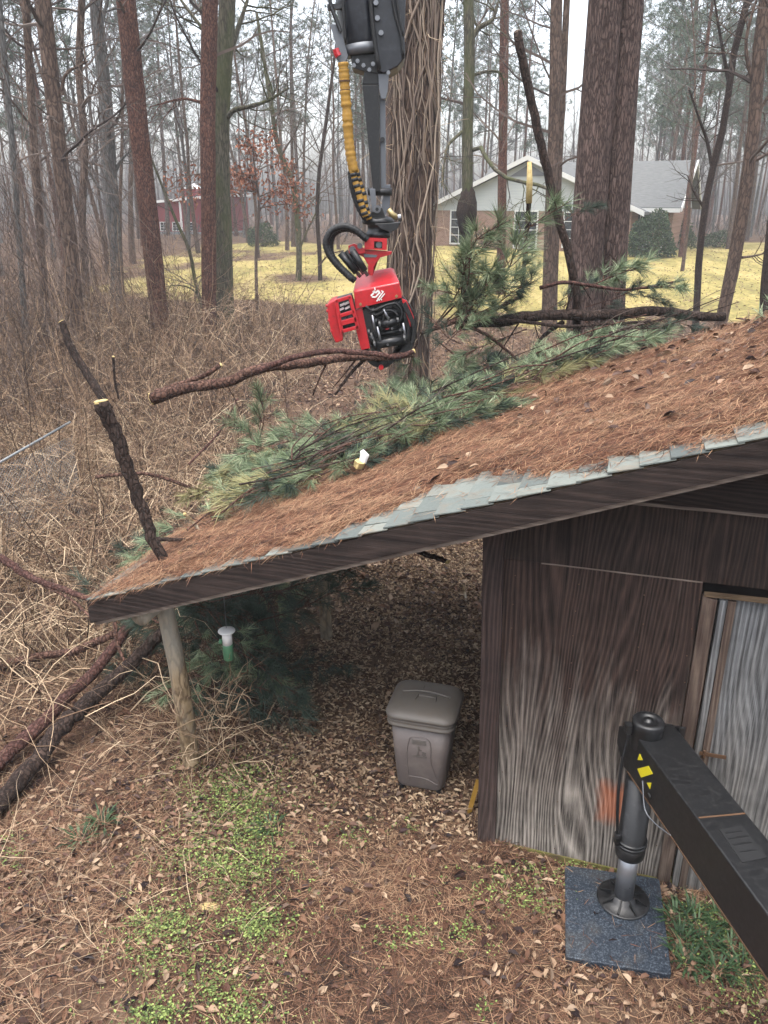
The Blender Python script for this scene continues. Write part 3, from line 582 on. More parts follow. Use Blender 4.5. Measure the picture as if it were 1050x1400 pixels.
# placed ones the photograph shows apart
for (px_, Y, pine, s_, lab) in ((938, 52, 1, 1.0, 'tall pine with layered misty crown right of the brick house'), (926, 68, 1, 1.05, 'pine behind the right end of the brick house'), (1012, 60, 1, .95, 'pine far behind the leaning brown tree'),
        (942, 44, 0, .8, 'thin bare tree between the green bush and the slim forking tree'), (350, 52, 0, 1.1, 'grey bare trunk standing right of the red house corner'), (338, 70, 0, 1.1, 'bare trunk beside the white corner of the red house'),
        (268, 58, 0, 1.0, 'dark trunk standing in front of the red house'), (462, 62, 0, 1.1, 'pale trunk in the misty woods left of the yellow hose'), (400, 66, 1, .95, 'slim pine above the autumn-leaved sapling'), (712, 80, 1, 1.0, 'pine rising behind the pale gable of the brick house'),
        (610, 74, 0, 1.2, 'bare tree behind the left end of the brick house'), (665, 82, 0, 1.2, 'bare tree rising behind the brick house gable'), (880, 78, 0, 1.1, 'bare tree behind the grey wing roof')):
    bgtree(azx(px_, Y), Y, pine, s_, int(px_) % 7, lab, None)
pts = []; g = np.random.default_rng(5)
zones = [('bare trees in the dense left woods', 'bare tree in the dense vine-hung woods at the left', 0, 17, (-20, 180), (30, 72)), ('pines among the left woods', 'pine among the crowded bare trunks of the left woods', 1, 8, (-20, 230), (34, 80)),
         ('bare trees in the misty middle woods', 'bare tree in the misty woods between the red house and the crane', 0, 18, (200, 560), (58, 115)), ('pines in the misty middle woods', 'pine in the misty woods between the red house and the crane', 1, 18, (180, 560), (56, 115)),
         ('bare trees behind the brick house', 'bare tree in the haze behind the brick house', 0, 11, (580, 880), (86, 120)), ('pines behind the brick house', 'pine in the haze behind the brick house', 1, 7, (580, 900), (86, 120)),
         ('bare trees beyond the right lawn', 'bare tree at the far edge of the right lawn', 0, 15, (890, 1080), (68, 115)), ('pines beyond the right lawn', 'pine at the far edge of the right lawn', 1, 20, (890, 1080), (62, 110))]
for grp, lab, pine, n, (a, b), (y0, y1) in zones:
    k = 0; tries = 0
    while k < n and tries < 2000:
        tries += 1; Y = y0 + (y1 - y0) * g.random(); x = azx(a + (b - a) * g.random(), Y)
        if any((x - u) ** 2 + (Y - v) ** 2 < (2.2 if y0 < 50 else 3.0) ** 2 for u, v in pts): continue
        q = (np.array([x, Y]) - np.array(rA[:2])); 
        if -8 < q[0] < 14 and -3 < q[1] < 16: continue
        pts.append((x, Y)); k += 1; bgtree(x, Y, pine, .75 + .5 * g.random() if not pine else .8 + .35 * g.random(), k + int(a), lab, grp)
# far wood: a mass nobody could count
mb = MB(); g = np.random.default_rng(9); n = 400; Y = 95 + 75 * g.random(n); X = (g.random(n) - .5) * 2 * Y * .62; Z = terr(X, Y) - .5; B = np.stack([X, Y, Z], -1)
mb.stems(B, np.stack([g.normal(size=n) * .05, g.normal(size=n) * .05, np.ones(n)], -1), 7 + 8 * g.random(n), .07 + .11 * g.random(n), 5, 0, .015, r=g.random(n) * .6)
n2 = 6500; i = g.integers(0, n, n2); h = 1 + 8 * g.random(n2); B2 = B[i] + np.stack([g.normal(size=n2) * .5, g.normal(size=n2) * .5, h], -1); mb.blades(B2, np.stack([g.normal(size=n2), g.normal(size=n2), .6 + .5 * g.random(n2)], -1), 1.5 + 3 * g.random(n2), .05, 0, r=g.random(n2), simple=True)
n3 = 9000; X = (g.random(n3) - .5) * 2 * 110; Y = 72 + 60 * g.random(n3); k = (np.abs(X - 8) > 8) | (Y > 85); X, Y = X[k], Y[k]; B3 = np.stack([X, Y, terr(X, Y)], -1); mb.blades(B3, np.stack([g.normal(size=len(X)) * .6, g.normal(size=len(X)) * .6, np.ones(len(X))], -1), 1 + 2.6 * g.random(len(X)), .06, 0, r=g.random(len(X)), simple=True)
mb.build('far_woods', M['bg_twig'], None, False, 'stuff')
# autumn leaves held by the sapling right of the red pines
bt = thing('beech_sapling', 'bare sapling still holding clusters of rust-brown autumn leaves', 'tree', tuple(A(*at(352, 430, 31)) * A(1, 1, 0) + UP * float(terr(*at(352, 430, 31)[:2]))))
off = np.array(bt.location); mb = MB(); lf = MB(); g = np.random.default_rng(21)
mb.tube(smoothpath([at(352, 428, 31), at(350, 350, 31), at(354, 280, 31), at(346, 200, 31), at(352, 140, 31)], 16) - off, np.linspace(.07, .02, 16), 6, .5, False)
for (x, y, x2, y2) in ((353, 290, 395, 250), (352, 270, 420, 255), (350, 250, 300, 240), (350, 260, 330, 235), (349, 220, 372, 185), (352, 285, 425, 285), (348, 235, 400, 225), (350, 240, 318, 262), (347, 210, 335, 195), (350, 240, 225, 245), (350, 262, 238, 268)):
    q = smoothpath([at(x, y, 31), at((x + x2) / 2, (y + y2) / 2 - 6, 31 + g.normal() * .7), at(x2, y2, 31 + g.normal())], 8); mb.tube(q - off, np.linspace(.028, .008, 8), 4, .5, False)
    m = 120; k = g.random(m) ** .6 * 7; i = np.minimum(k.astype(int), 6); b = q[i] + (q[i + 1] - q[i]) * (k - i)[:, None] + g.normal(size=(m, 3)) * .22; lf.leaves(b - off, g.normal(size=(m, 3)) + A(0, 0, -.6), g.normal(size=(m, 3)), .12 + .06 * g.random(m), .07)
mb.build('trunk', M['twig'], bt); lf.build('leaves', M['rust_leaf'], bt)
# round evergreen bush at the house, low bushes beyond
def bush(c, rx, rz, n, label, mat_, leafL=.16):
    t = thing('evergreen_bush', label, 'bush', tuple(c)); g = np.random.default_rng(int(rx * 100)); u = unit(g.normal(size=(n, 3))); u[:, 2] = np.abs(u[:, 2]); rr = (.72 + .3 * g.random(n)) * (1 + .12 * np.sin(5 * u[:, 0] + 3) * np.cos(4 * u[:, 2]))
    B = u * A(rx, rx, rz) * rr[:, None]; B[:, 2] += .1; mb = MB(); mb.leaves(B, unit(u + g.normal(size=(n, 3)) * .8), unit(u + g.normal(size=(n, 3)) * .5), leafL * (.7 + .6 * g.random(n)), leafL * .55, r=g.random(n)); mb.build('foliage', M[mat_], t)
    m3 = MB()
    for i in range(14): m3.tube([(0, 0, -.2), B[i * 7] * .5, B[i * 7] * .9], [.04, .025, .01], 4, .5, False)
    m3.build('stem', M['twig'], t)
def gpt(x, Y): return A(azx(x, Y), Y, float(terr(azx(x, Y), Y)))
bush(gpt(893, 52), 1.35, 2.5, 4200, 'round dark evergreen bush at the right end of the brick house', 'shrub')
bush(gpt(930, 60), 1.2, 1.9, 1800, 'smaller evergreen bush behind the round one', 'shrub')
bush(gpt(357, 66), 1.2, 1.6, 1500, 'low dark bush in the woods by the red house', 'shrub')
bush(gpt(985, 66), 1.1, 1.1, 900, 'low dark bush at the far edge of the lawn', 'shrub')
bush(gpt(662, 57.5), .9, 1.2, 900, 'bare brownish bush below the brick house window', 'bramble')
# ------------------------------------------------------------------ the shed
shed = thing('shed', 'weathered brown wooden shed with open lean-to, log posts and needle-covered shingle roof', 'shed', tuple(SC), -TH)
def part(mb, name, mat, parent=shed, **k): return mb.build(name, M[mat], parent, **k)
BOT = -.02
part(MB().prism([(.10, 0, BOT), (1.262, 0, -.03), (1.252, 0, 2.262), (.04, 0, 2.262)], (0, .022, 0)), 'siding_panel', 'siding')
part(MB().prism([(.03, 0, 2.266), (SMAX, 0, 2.266), (SMAX, 0, 2.73), (.12, 0, 2.73), (.02, 0, 2.69)], (0, .022, 0)), 'siding_panel', 'upper_siding')
mb = MB()
for sn_ in (.14, .54, .94, 1.235):
    for k_ in range(12): mb.disc((sn_ + random.gauss(0, .008), -.0005, .06 + k_ * .19 + random.gauss(0, .015)), (0, -1, 0), .004, .002, 6)
o = part(mb, 'nail', 'rust'); o['kind'] = 'stuff'
part(MB().box((.30, -.006, 2.260), (1.25, -.001, 2.268)), 'seam_strip', 'fascia_edge')
part(MB().prism([(.16, -.028, 2.735), (SMAX, -.028, 2.735), (SMAX, -.028, RZ + SMAX * TP - .06), (.16, -.028, RZ + .16 * TP - .06)], (0, .026, 0)), 'gable_board', 'gable')
part(MB().box((.13, -.034, 2.722), (SMAX, -.029, 2.74)), 'trim_strip', 'fascia_edge')
part(MB().prism([(.0, -.045, -.06), (.128, -.045, -.06), (.055, -.045, 2.62), (-.075, -.045, 2.6)], (0, .11, 0)), 'corner_post', 'post_wood')
part(MB().prism([(.09, -.012, -.16), (1.42, -.012, -.22), (1.42, -.012, -.035), (.09, -.012, -.005)], (0, .03, 0)), 'skirt_board', 'skirt')
part(MB().prism([(1.262, -.018, -.12), (1.345, -.018, -.12), (1.345, -.018, 2.165), (1.262, -.018, 2.18)], (0, .04, 0)), 'door_jamb', 'stile')
door = part(MB().box((1.36, .004, -.10), (2.45, .03, 2.175)), 'door', 'door_wood')
for a, b, mt in ((1.362, 1.40, 'door_wood'), (1.406, 1.45, 'stile')): part(MB().box((a, -.022, -.08), (b, .002, 2.17)), 'door_batten', mt, door)
part(MB().prism([(1.27, -.02, 2.181), (1.75, -.03, 2.19), (1.75, .03, 2.19), (1.27, .03, 2.181)], (0, 0, .012)), 'door_cap', 'rough_lumber', door)
hg = MB(); hg.box((1.39, -.03, 1.065), (1.55, -.024, 1.09)); hg.tube([(1.42, -.03, 1.05), (1.42, -.03, 1.105)], .009, 6); part(hg, 'hinge', 'rust', door)
for s0, w_ in ((2.45, .9), (3.36, .9)): part(MB().box((s0 + .005, 0, -.05), (s0 + w_, .022, 2.262)), 'siding_panel', 'siding')
part(MB().box((.02, .10, -.05), (.045, 2.9, 2.62)), 'side_wall', 'interior')
part(MB().prism([(.05, 2.88, -.05), (SMAX, 2.88, -.05), (SMAX, 2.88, RZ + SMAX * TP - .06), (.05, 2.88, RZ - .06)], (0, .03, 0)), 'back_wall', 'interior')
def slab(mb, s0, s1, e0, e1, t0, t1): # t: height above the roof plane
    mb.prism([(s0, e0, roofz(s0) + t0), (s1, e0, roofz(s1) + t0), (s1, e0, roofz(s1) + t1), (s0, e0, roofz(s0) + t1)], (0, e1 - e0, 0))
mb = MB(); slab(mb, SMIN, SMAX, OH, LE, -.035, -.006); part(mb, 'roof_deck', 'rough_lumber')
mb = MB(); slab(mb, SMIN - .01, SMAX, OH - .022, OH - .002, -.175, -.012); part(mb, 'rake_board', 'fascia')
mb = MB(); slab(mb, SMIN + .03, SMAX, OH - .012, OH + .012, -.203, -.178); part(mb, 'rake_edge_strip', 'fascia_edge')
mb = MB(); slab(mb, SMIN - .01, SMAX, LE + .002, LE + .022, -.175, -.012); part(mb, 'rake_board', 'fascia')
part(MB().box((SMIN - .03, OH, roofz(SMIN) - .17), (SMIN - .012, LE, roofz(SMIN) - .012)), 'eave_board', 'fascia')
for e in np.linspace(.3, 2.9, 6):
    mb = MB(); slab(mb, SMIN + .1, SMAX, e - .02, e + .02, -.14, -.037); part(mb, 'rafter', 'rough_lumber')
part(MB().tube(smoothpath([(-2.47, -.30, roofz(-2.47) - .23), (-2.45, 1.2, roofz(-2.47) - .22), (-2.46, 3.0, roofz(-2.47) - .23)], 10), .075, 12, jit=.04), 'eave_beam', 'post_bark', smooth=True)
for (bx, by, tx, ty, tz, rr) in ((263, 1046, -2.46, .0, 1.62, .074), (447, 873, -2.2, 2.45, 1.72, .062)):
    P0 = onground(bx, by); q = inshed(P0); g = np.random.default_rng(bx)
    P = smoothpath([(q[0], q[1], -.25), (q[0] - .01, q[1], .25), ((q[0] + tx) / 2 + .02, (q[1] + ty) / 2, .85), (tx, ty, tz)], 14)
    part(MB().tube(P, rr * np.interp(np.linspace(0, 1, 14), [0, .1, 1], [1.05, 1.0, .85]), 14, jit=.035, seed=bx), 'log_post', 'post_bark', smooth=True)
# shingle tabs: each its own part along the bare edge, the rest under the needles joined
g = np.random.default_rng(3); EX = .168; rest = MB(); ncourse = int((SMAX - SMIN) / EX * math.sqrt(1 + TP * TP)); step = (SMAX - SMIN) / ncourse; tabn = 0
def tab(mb, s, e0, e1, dz, lift): # butt end at s - overlap, thicker at the butt
    a, b = s - .02 + g.normal() * .004, s + step * 1.06
    za, zb = roofz(a) + .016 + lift, roofz(b) - .001
    V = [(a, e0, za - .009), (a, e1, za - .009), (b, e1, zb - .002), (b, e0, zb - .002), (a, e0, za), (a, e1, za), (b, e1, zb + .003), (b, e0, zb + .003)]
    mb.add(V, [(0, 1, 2, 3), (4, 7, 6, 5), (0, 4, 5, 1), (1, 5, 6, 2), (2, 6, 7, 3), (3, 7, 4, 0)], None, g.random())
for c in range(ncourse):
    s = SMIN + c * step; e = OH - .012 - (.15 if c % 2 else 0) - .03 * g.random()
    j = 0
    while e < LE:
        e1 = min(e + .30, LE); e0 = max(e + .002, OH - .018 - .012 * g.random())
        if e1 - e0 > .03:
            if j < 4 and s < 2.4 and tabn < 150:
                mb = MB(); tab(mb, s, e0, e1 - .007, 0, .004 * abs(g.normal())); part(mb, 'shingle', 'shingle'); tabn += 1; j += 1
            else: tab(rest, s, e0, e1 - .002, 0, 0)
        e += .30
o = part(rest, 'shingle', 'shingle'); o['kind'] = 'stuff'
# needle litter on the roof: a mat with a ragged near edge, then loose needles
def bare_edge(s): return np.interp(s, [-2.8, -1.5, -1.1, -.75, -.45, -.15, .05, .3, .6, 1.0, 1.6, 4], [-.34, -.30, -.26, -.10, .22, .30, .12, -.08, -.15, -.20, -.12, -.1])
ss = np.linspace(SMIN + .02, SMAX, 230); ee = np.linspace(OH, LE - .02, 130); a, b = np.meshgrid(ss, ee)
edge = b - bare_edge(a) + .07 * wob(a, b, 9, 1) + .04 * wob(a, b, 25, 2)
hgt = np.clip(edge / .22, 0, 1) ** .7 * (.030 + .018 * wob(a, b, 6, 3) + .022 * np.maximum(wob(a, b, 13, 4), -.4)) * sstep(SMIN, SMIN + .25, a)
V = np.stack([a, b, roofz(a) + hgt - .004 * (edge <= 0) + .004], -1).reshape(-1, 3); nx = len(ss); i = (np.arange(len(ee) - 1)[:, None] * nx + np.arange(nx - 1)[None]).ravel()
q = np.stack([i, i + 1, i + nx + 1, i + nx], -1); ok = (edge.ravel()[q] > 0).all(1); mb = MB(); mb.add(V, q[ok])
mm = m_noise('needle_mat', [(62, 42, 34), (104, 72, 56), (134, 98, 76)], 26, (1, 2.2, 1), 7, .9, .1, .6, .01)
o = mb.build('needle_mat', mm, None, True, 'stuff'); o.location = SC; o.rotation_euler = (0, 0, -TH)
n = 150000; s = SMIN + (SMAX - 1.6 - SMIN) * rng.random(n); e = OH + (LE - OH) * rng.random(n) ** 1.25
k = (e - bare_edge(s) + .10 * wob(s, e, 9, 1) + .05 * rng.standard_normal(n)) > -.01; k &= rng.random(n) < np.clip(.62 + .5 * wob(s, e, 4.1, 5) + .3 * wob(s, e, 11, 1), .12, 1); k |= (rng.random(n) < .03) & (e < .6); s, e = s[k], e[k]; n = len(s)
hh = np.clip((e - bare_edge(s)) / .22, 0, 1) ** .7 * (.032 + .018 * wob(s, e, 6, 3) + .022 * np.maximum(wob(s, e, 13, 4), -.4)) + .006 + .022 * rng.random(n) ** 1.5
an = rng.random(n) * 6.28; D = np.stack([np.cos(an), np.sin(an), np.cos(an) * TP + rng.standard_normal(n) * .18], -1)
mb = MB(); mb.blades(np.stack([s, e, roofz(s) + hh], -1), D, .07 + .09 * rng.random(n), .0027, .06, r=np.clip(.48 + .2 * wob(s, e, 2.2, 6) + .16 * wob(s, e, 7, 2) + .27 * rng.standard_normal(n), 0, 1), side=unit(np.stack([-np.sin(an), np.cos(an), 0 * an], -1)))
o = mb.build('roof_needles', M['roof_straw'], None, False, 'stuff'); o.location = SC; o.rotation_euler = (0, 0, -TH)
n = 520; s = -.6 + 3.4 * rng.random(n); e = .3 + 2.8 * rng.random(n); k = rng.random(n) < sstep(-.6, 2.2, s) * sstep(.2, 2.4, e) + .12; s, e = s[k], e[k]; n = len(s)
an = rng.random(n) * 6.28; mb = MB(); mb.leaves(np.stack([s, e, roofz(s) + .065], -1), np.stack([np.cos(an), np.sin(an), np.cos(an) * TP + rng.standard_normal(n) * .3], -1), A(-TP, 0, 1) + rng.standard_normal((n, 3)) * .4, .05 + .06 * rng.random(n), .045)
n2 = 420; s2 = SMIN + .2 + 5.2 * rng.random(n2); e2 = bare_edge(s2) + .1 + rng.random(n2) * (LE - .1 - bare_edge(s2)); an = rng.random(n2) * 6.28
m9 = MB(); m9.stems(np.stack([s2, e2, roofz(s2) + .065], -1), np.stack([np.cos(an), np.sin(an), np.cos(an) * TP + .05 * rng.standard_normal(n2)], -1), .08 + .28 * rng.random(n2) ** 2, .0022, 5, .03, .06, r=rng.random(n2) * .7)
o = m9.build('roof_twigs', M['bramble'], None, False, 'stuff'); o.location = SC; o.rotation_euler = (0, 0, -TH)
o = mb.build('roof_leaves', M['leaf'], None, False, 'stuff'); o.location = SC; o.rotation_euler = (0, 0, -TH)

# ------------------------------------------------------------------ pine boughs
def bough_variant(seed, L=1.1, nt=15, nl=.17, dense=46):
    g = np.random.default_rng(seed); st = MB(); nd = MB(); Q = smoothpath([(0, 0, 0), (L * .35, g.normal() * .05, .03), (L * .7, g.normal() * .09, .03), (L, g.normal() * .12, -.02)], 12); st.tube(Q, np.linspace(.011, .004, 12), 5, .5, False)
    for c in range(nt):
        f = .2 + .8 * (c + .5) / nt; i = min(int(f * 11), 10); p = Q[i]
        if f < .93:
            a = g.choice([-1, 1]) * (.5 + .5 * g.random()); d = unit(A(math.cos(a), math.sin(a), g.normal() * .3 + .12)); l = (.14 + .3 * g.random()) * (1.25 - f); t = smoothpath([p, p + d * l * .6, p + d * l + UP * .03], 5); st.tube(t, np.linspace(.006, .003, 5), 4, g.random(), False)
        else: t = Q[-5:]; d = unit(Q[-1] - Q[-2])
        m = dense; u = .45 + .55 * g.random(m); b = t[0] + (t[-1] - t[0]) * u[:, None]; x, y = frame(d); ph = g.random(m) * 6.28; sp = .25 + .65 * g.random(m)
        dd = d * np.cos(sp)[:, None] + (x * np.cos(ph)[:, None] + y * np.sin(ph)[:, None]) * np.sin(sp)[:, None]
        nd.blades(b, dd, nl * (.7 + .5 * g.random(m)), .0046, .12, r=np.clip(.25 + .5 * g.random(m) + .25 * g.random(), 0, 1))
    return st, nd
boughs = []
for i in range(6):
    st, nd = bough_variant(300 + i, .9 + .12 * i, 13 + 2 * (i % 3), .19, 44); boughs.append((st.mesh('stem', M['log_bark']), nd.mesh('needles', M['needle']), nd.mesh('needles', M['needle_dark']), nd.mesh('needles', M['needle_dry'])))
from mathutils import Matrix, Vector
def bough(P, d, label, group, dark=False, sc_=1.0, v=None, roll=0.0, fl=1.0):
    st, n1, n2, n3 = boughs[v if v is not None else random.randrange(6)]; d = unit(d); x, y = frame(d); y = np.cross(UP if abs(d[2]) < .9 else A(0, 1, 0), d); y = unit(y); z = np.cross(d, y)
    y, z = y * math.cos(roll) + z * math.sin(roll), z * math.cos(roll) - y * math.sin(roll)
    t = thing('pine_bough', label, 'branch', group=group)
    t.matrix_world = Matrix(((d[0] * sc_, y[0] * sc_, z[0] * sc_ * fl, P[0]), (d[1] * sc_, y[1] * sc_, z[1] * sc_ * fl, P[1]), (d[2] * sc_, y[2] * sc_, z[2] * sc_ * fl, P[2]), (0, 0, 0, 1)))
    for nm, me in (('stem', st), ('needles', n2 if dark is True else n3 if dark == 'dry' else n1)):
        o = bpy.data.objects.new(nm, me); col.objects.link(o); o.parent = t
    return t
g = np.random.default_rng(31); 
bl_s = [-2.45, -2.15, -1.77, -1.34, -.99, -.23, .52, 1.3]; bl_e = [.34, .5, .91, 1.12, 1.62, 2.26, 3.06, 3.3]     # near border of the heap
cnt = 0
while cnt < 104:
    s = SMIN + .2 + 3.7 * g.random(); e = -.2 + 3.6 * g.random(); b = np.interp(s, bl_s, bl_e)
    if e < b + .1 or e > 3.35: continue
    a = .9 + g.normal() * .75 + (math.pi if g.random() < .35 else 0); d = A(math.cos(a), math.sin(a), math.cos(a) * TP + g.normal() * .08)
    L = .8
    s1, e1 = s + d[0] * L, e + d[1] * L
    if e1 < np.interp(s1, bl_s, bl_e) - .12: continue
    W = SD * d[0] + SE * d[1] + UP * d[2]; h = roofz(max(s, SMIN)) + .05 + .13 * g.random() ** 1.5
    kd = g.random(); zone = 'near the eave corner' if s < -1.5 else 'around the pale split scrap' if s < -.5 else 'at its upper end'; tone = 'dark green' if kd < .25 else 'yellowing' if kd > .88 else 'fresh green'; bough(S(s, e, h), W, '%s pine bough on the shed roof heap %s' % (tone, zone), 'pine boughs heaped on the shed roof', dark=True if kd < .25 else 'dry' if kd > .88 else False, sc_=.6 + .45 * g.random(), roll=g.normal() * .25, fl=.7); cnt += 1
for i in range(70):
    s = -2.5 + 3.6 * g.random(); e = np.interp(s, bl_s, bl_e) + .1 + 1.4 * g.random(); e = min(e, 3.3); a = .8 + g.normal() * 1.1; L = .35 + .8 * g.random(); z0 = roofz(s) + .16 + .16 * g.random()
    p0 = S(s, e, z0); p1 = S(s + math.cos(a) * L, e + math.sin(a) * L, z0 + math.cos(a) * L * TP + g.normal() * .05)
    if e + math.sin(a) * L > 3.2: continue
    t = thing('bare_stick', 'thin bare stick lying among the green boughs on the shed roof', 'stick', tuple(p0), group='bare sticks in the roof heap')
    q = smoothpath([p0 * 0, (p1 - p0) * .5 + g.normal(size=3) * .04, p1 - p0], 9); MB().tube(q, np.linspace(.009, .004, 9), 5, g.random()).build('bark', M['dark_bark' if i % 2 else 'log_bark'], t, True)
    MB().tube(smoothpath([q[5], q[5] + unit(q[8] - q[5]) * .1 + A(.05, 0, .08), q[5] + unit(q[8] - q[5]) * .2 + A(.12, 0, .12)], 5), .003, 4).build('side_twig', M['twig'], t)
# boughs behind and beyond the eave, on the brush
for _ in range(26):
    s = -1.6 + 3.2 * g.random(); e = 3.3 + 1.6 * g.random(); P = S(s, e, 1.0 + .35 * s + g.random() * .9 + .3); a = g.random() * 6.28
    bough(P, A(math.cos(a), math.sin(a), .1 + g.normal() * .25), 'green pine bough hanging in the tangle behind the roof', 'pine boughs behind the shed roof', dark=g.random() < .5, sc_=.8 + .3 * g.random())
# dark boughs lying under the eave around the feeder
for _ in range(130):
    e = .85 + 2.3 * g.random(); s = -2.62 - .2 * (e - .85) + .27 * g.normal(); P = S(s, e, .06 + 1.05 * g.random() ** 1.25 * (1 if s > -2.75 else .8)); a = g.random() * 6.28; dk = g.random() < .8
    d = SD * (math.cos(a) if e < 1.5 else -abs(math.cos(a)) + .35 * g.random()) + SE * (.45 * math.sin(a) + .12) + UP * (g.normal() * .3 - .05)
    bough(P, d, '%s pine bough in the pile under the eave %s' % ('dark' if dk else 'green', 'left of the front log post' if s < -2.75 else 'behind the hanging feeder' if e < 1.9 else 'towards the rear log post'), 'pine boughs under the eave', dk, .55 + .3 * g.random(), roll=g.normal())
# boughs held with the logs in the air
HB = 'fresh pine bough on the lifted dark log, %s'
for (x, y, x2, y2, Yd) in ((640, 440, 700, 350, 8.5), (620, 450, 660, 385, 8.7), (650, 430, 730, 395, 8.4), (610, 440, 690, 395, 8.6), (590, 460, 640, 520, 8.6), (570, 470, 545, 530, 8.3), (600, 440, 650, 350, 8.8), (650, 420, 720, 330, 8.8), (640, 410, 580, 395, 8.6), (690, 400, 735, 345, 8.7), (610, 470, 660, 430, 8.2), (630, 470, 575, 440, 8.2), (720, 450, 650, 480, 8.8),
        (800, 395, 890, 365, 8.7), (800, 420, 870, 400, 8.8), (850, 430, 925, 445, 8.6), (840, 400, 900, 410, 8.8), (880, 395, 945, 395, 8.7), (770, 420, 830, 385, 9), (760, 310, 800, 285, 9), (800, 440, 880, 470, 8.8), (830, 440, 905, 470, 8.9), (780, 450, 850, 480, 8.9), (740, 430, 790, 400, 8.9)):
    p, q = at(x, y, Yd), at(x2, y2, Yd + g.normal() * .25); L = np.linalg.norm(q - p); bough(p, q - p, HB % ('between grapple and snag' if x < 740 and y2 < y else 'below the log beside the grapple' if x < 740 else 'right of the snag, above the log' if y2 < y else 'right of the snag, below the log'), 'boughs on the lifted logs', g.random() < .25, min(1.0, max(.45, L / .95)), roll=g.normal() * .5)
    if x < 740 and y2 < 400: p = at(x, y, 9.0); bough(p + g.normal(size=3) * .06, (q - p) * A(1, 1, .8) + g.normal(size=3) * .15, HB % ('between grapple and snag' if x < 740 and y2 < y else 'below the log beside the grapple' if x < 740 else 'right of the snag, above the log' if y2 < y else 'right of the snag, below the log'), 'boughs on the lifted logs', g.random() < .2, min(.95, max(.4, L / 1.05)), roll=g.normal() * .9)
bough(S(1.62, 2.3, roofz(1.62) + .1), SD * .7 + SE * .7 + UP * .3, 'small green pine sprig on the needles at the right end of the roof', None, False, .7)
for (x, y, x2, y2, Yd) in ((375, 640, 345, 610, 8.2), (400, 655, 360, 650, 8.0), (340, 640, 355, 600, 8.6)):
    p, q = at(x, y, Yd), at(x2, y2, Yd); bough(p, q - p, 'green pine bough standing up at the left corner of the roof heap', 'boughs at the corner of the heap', False, .8)

# ------------------------------------------------------------------ logs, snags and broken branches
def log(label, pts, wpx, bark='dark_bark', cuts=(), name='log', cat='log', stubs=(), seed=1, jit=.07, cutmat='wood_cut', k=12, n=26, w2=None):
    """pts: (x, y, depth) along the log; wpx: width in photo pixels at the start (w2 at the end)"""
    P = smoothpath([at(*p) for p in pts], n); D = np.linspace(pts[0][2], pts[-1][2], n); W = np.linspace(wpx, w2 or wpx * .7, n); R = W / 2 / CF * (P[:, 1] * math.cos(CP) - (P[:, 2] - CH) * math.sin(CP)); g = np.random.default_rng(seed)
    P[1:-1] += g.normal(size=(n - 2, 3)) * R.mean() * .12
    c = P.mean(0); t = thing(name, label, cat, tuple(c)); MB().tube(P - c, R, k, .5, True, jit, seed).build('bark', M[bark], t, True)
    for e_ in cuts:
        i, j = (0, 1) if e_ == 0 else (-1, -2); d = unit(P[i] - P[j]); f = MB(); f.tube([P[i] - c - d * .01, P[i] - c + d * .006, P[i] - c + d * .012], [R[i] * .95, R[i] * .93, R[i] * .7], 14, .5, True, .04, seed); f.build('cut_end', M[cutmat], t)
    for (f, dx, dy, L, r) in stubs:
        i = int(f * (n - 1)); q = P[i] - c; s_ = A(dx, g.normal() * .3, dy); s_ = unit(s_); MB().tube(smoothpath([q, q + s_ * L * .5, q + s_ * L + g.normal(size=3) * .05 * L], 6), np.linspace(r, r * .5, 6), 6, .5, True).build('stub', M[bark], t, True)
    return t
log('long pine log gripped by the red grapple, its split yellow end to the left', [(207, 545, 7.9), (255, 530, 7.95), (310, 522, 8.0), (355, 505, 8.05), (420, 497, 8.1), (475, 489, 8.15), (530, 487, 8.2), (562, 484, 8.25)], 17, 'log_bark', (0,), stubs=((.3, .3, -.9, .5, .006), (.7, -.4, -.8, .45, .012), (.82, -.5, -.7, .6, .012), (.55, .1, -1, .3, .005)), seed=3, w2=9)
log('thinner branch lying along the top of the gripped log', [(213, 537, 7.95), (255, 522, 8.0), (285, 510, 8.02), (302, 499, 8.05)], 9, 'log_bark', (1,), 'branch', 'branch', seed=4)
log('pale-barked branch crossing in front of the grapple jaws', [(350, 508, 7.85), (410, 486, 7.8), (455, 480, 7.75), (505, 483, 7.7), (550, 487, 7.7), (566, 480, 7.7)], 9, 'red_bark', (1,), 'branch', 'branch', seed=5, w2=7)
log('dark horizontal log lifted across the twin pine, cut end at right', [(625, 443, 8.5), (690, 438, 8.55), (745, 431, 8.6), (790, 431, 8.6), (840, 431, 8.65), (900, 425, 8.65), (945, 432, 8.7), (990, 433, 8.7)], 17, 'dark_bark', (1,), stubs=((.25, -.5, -.8, .5, .01), (.5, .4, -.8, .55, .008), (.42, .1, .9, .4, .01), (.65, .6, -.5, .4, .006), (.3, .3, -.9, .45, .007), (.55, -.3, -.9, .6, .007)), seed=6, w2=13, cutmat='cut_grey')
log('thin branch running along the underside of the lifted dark log', [(660, 437, 8.45), (720, 440, 8.4), (770, 446, 8.4), (830, 443, 8.45), (890, 439, 8.5)], 5, 'dark_bark', (), 'branch', 'branch', seed=7)
log('tall leaning dark snag with a blunt top in front of the brown trees', [(708, 44, 8.9), (722, 120, 8.85), (740, 200, 8.8), (762, 290, 8.75), (781, 360, 8.7), (788, 425, 8.7), (790, 490, 8.7)], 13, 'dark_bark', (0,), 'snag', 'branch', stubs=((.42, -.6, .5, .12, .012), (.72, .6, -.6, .4, .01)), seed=8, w2=12, cutmat='cut_grey')
